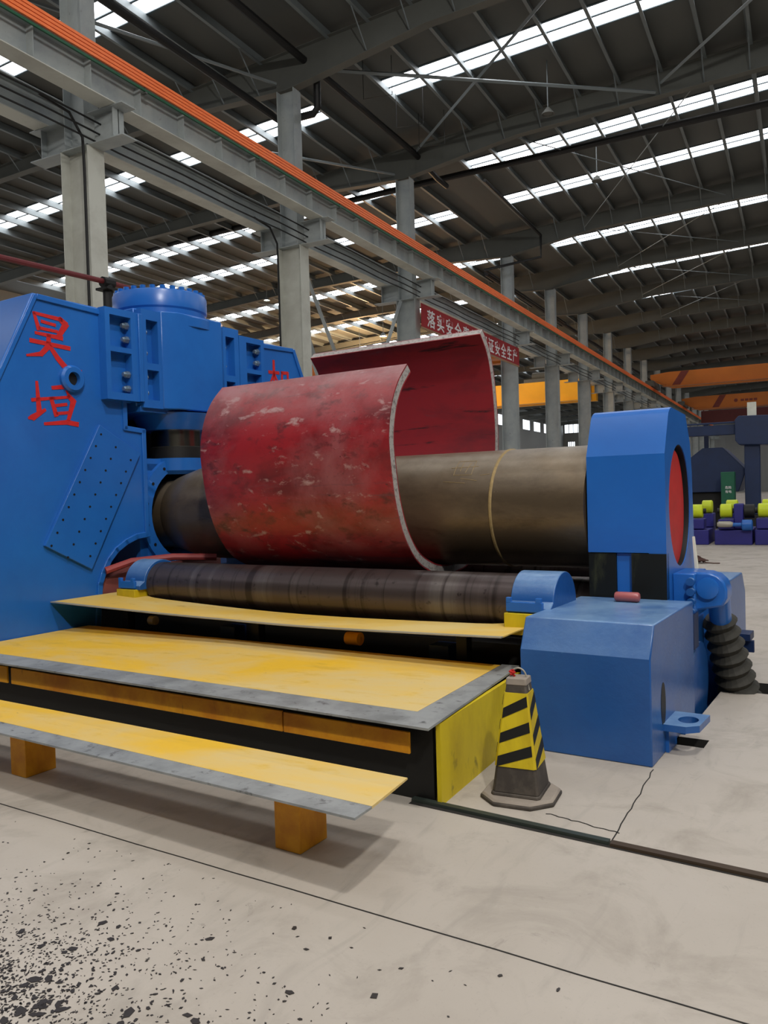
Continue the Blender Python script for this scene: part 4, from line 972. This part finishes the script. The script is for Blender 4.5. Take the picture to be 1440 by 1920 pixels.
# black stripes wrapped on the four faces
for face in range(4):
    Rf = Matrix.Rotation(face*PI/2, 3, 'Z')
    m = MB()
    for zc in (.235, .352, .478):
        q0 = []; q1 = []
        for (sx, z) in ((-.88, zc-.056), (.88, zc+.010), (.88, zc+.062), (-.88, zc-.004)):
            h = hw(z)+.0045; v_ = Rf @ Vector((sx*h, -h, 0)); q0.append(cpt(v_.x, v_.y, z)); v_ = Rf @ Vector((sx*h, -h-.0015, 0)); q1.append(cpt(v_.x, v_.y, z))
        m.hexa(q0, q1)
    m.build('black_stripe', M['black'], sl, 0, 0)
m = MB(); frust(m, .056, .592, .053, .625, .12); m.build('top_rim', M['rubber_dust'], cone, .003)
hn = []
for i in range(15):
    t = PI*i/14; q = (.042*math.cos(t), 0, .62+.05*math.sin(t)); hn.append(cpt(*q))
m = MB().tube(hn, .0045, 8); m.tube([cpt(.042, 0, .62), cpt(.058, -.01, .56)], .0045, 8); m.build('wire_handle', M['light_edge'], cone)
m = MB().tube([cpt(-.03+.012*math.cos(i*1.3), -.01+.010*math.sin(i*1.7), .630+.004*i*.8) for i in range(10)], .006, 6); o = m.build('red_knot', M['red_hub'], cone); o['label'] = 'twist of red string'

# ------------------------------------------------------------------ mill scale flakes on the floor
flake_meshes = []
for i in range(9):
    m = MB(); n = random.choice((4, 5, 5, 6)); a0 = random.random()*6
    el = random.uniform(.35, .9)
    pts = [(math.cos(a0+2*PI*j/n)*random.uniform(.6, 1), el*math.sin(a0+2*PI*j/n)*random.uniform(.6, 1)) for j in range(n)]
    m.prism(pts, 2, 0, .10); o = m.build('scale_flake', M['scale'], None, 0, 0); flake_meshes.append(o.data); bpy.data.objects.remove(o)
used = []
def put_flake(u, v, s):
    me = random.choice(flake_meshes); o = bpy.data.objects.new('scale_flake', me); COL.objects.link(o)
    o.location = m2h((u, v, .0012)); o.rotation_euler = (0, 0, random.uniform(0, 6.3)); o.scale = (s, s, .02)
    tag(o, 'dark flake of mill scale lying on the concrete at lower left', 'scale flake', 'mill scale flakes on the floor')
CF = (-1.95, 1.0)
def gp():
    """positions spread from the heap at lower left outwards"""
    r_ = abs(random.gauss(0, .62)); t = random.uniform(0, 2*PI)
    return -2.3 + r_*math.cos(t)*1.35, 1.5 + r_*math.sin(t)*.8
n = 0
while n < 290:
    u, v = gp()
    if v > 2.42 or u > -.6: continue
    put_flake(u, v, random.choice((.009, .010, .011, .012, .014, .017, .021, .028))*random.uniform(.8, 1.15)); n += 1
m = MB(); n = 0
while n < 5200:
    r_ = abs(random.gauss(0, .5)); t = random.uniform(0, 2*PI); u, v = -2.6 + r_*math.cos(t)*1.3, 1.45 + r_*math.sin(t)*.8
    if v > 2.4: continue
    s = random.uniform(.002, .008); a = random.uniform(0, 6.3); el = random.uniform(.25, .8)
    q = [(u + s*math.cos(a+k_*PI/2)*(1 if k_ % 2 else el), v + s*math.sin(a+k_*PI/2)*(1 if k_ % 2 else el)) for k_ in range(4)]
    m.prism(q, 2, .0008, .0022); n += 1
o = single(m, 'fine_scale_grit', M['scale'], 'fine dark grit and tiny scale crumbs scattered over the floor at lower left', 'grit', (-2.2, 1.3, 0), 'M', smooth=0, kind='stuff')
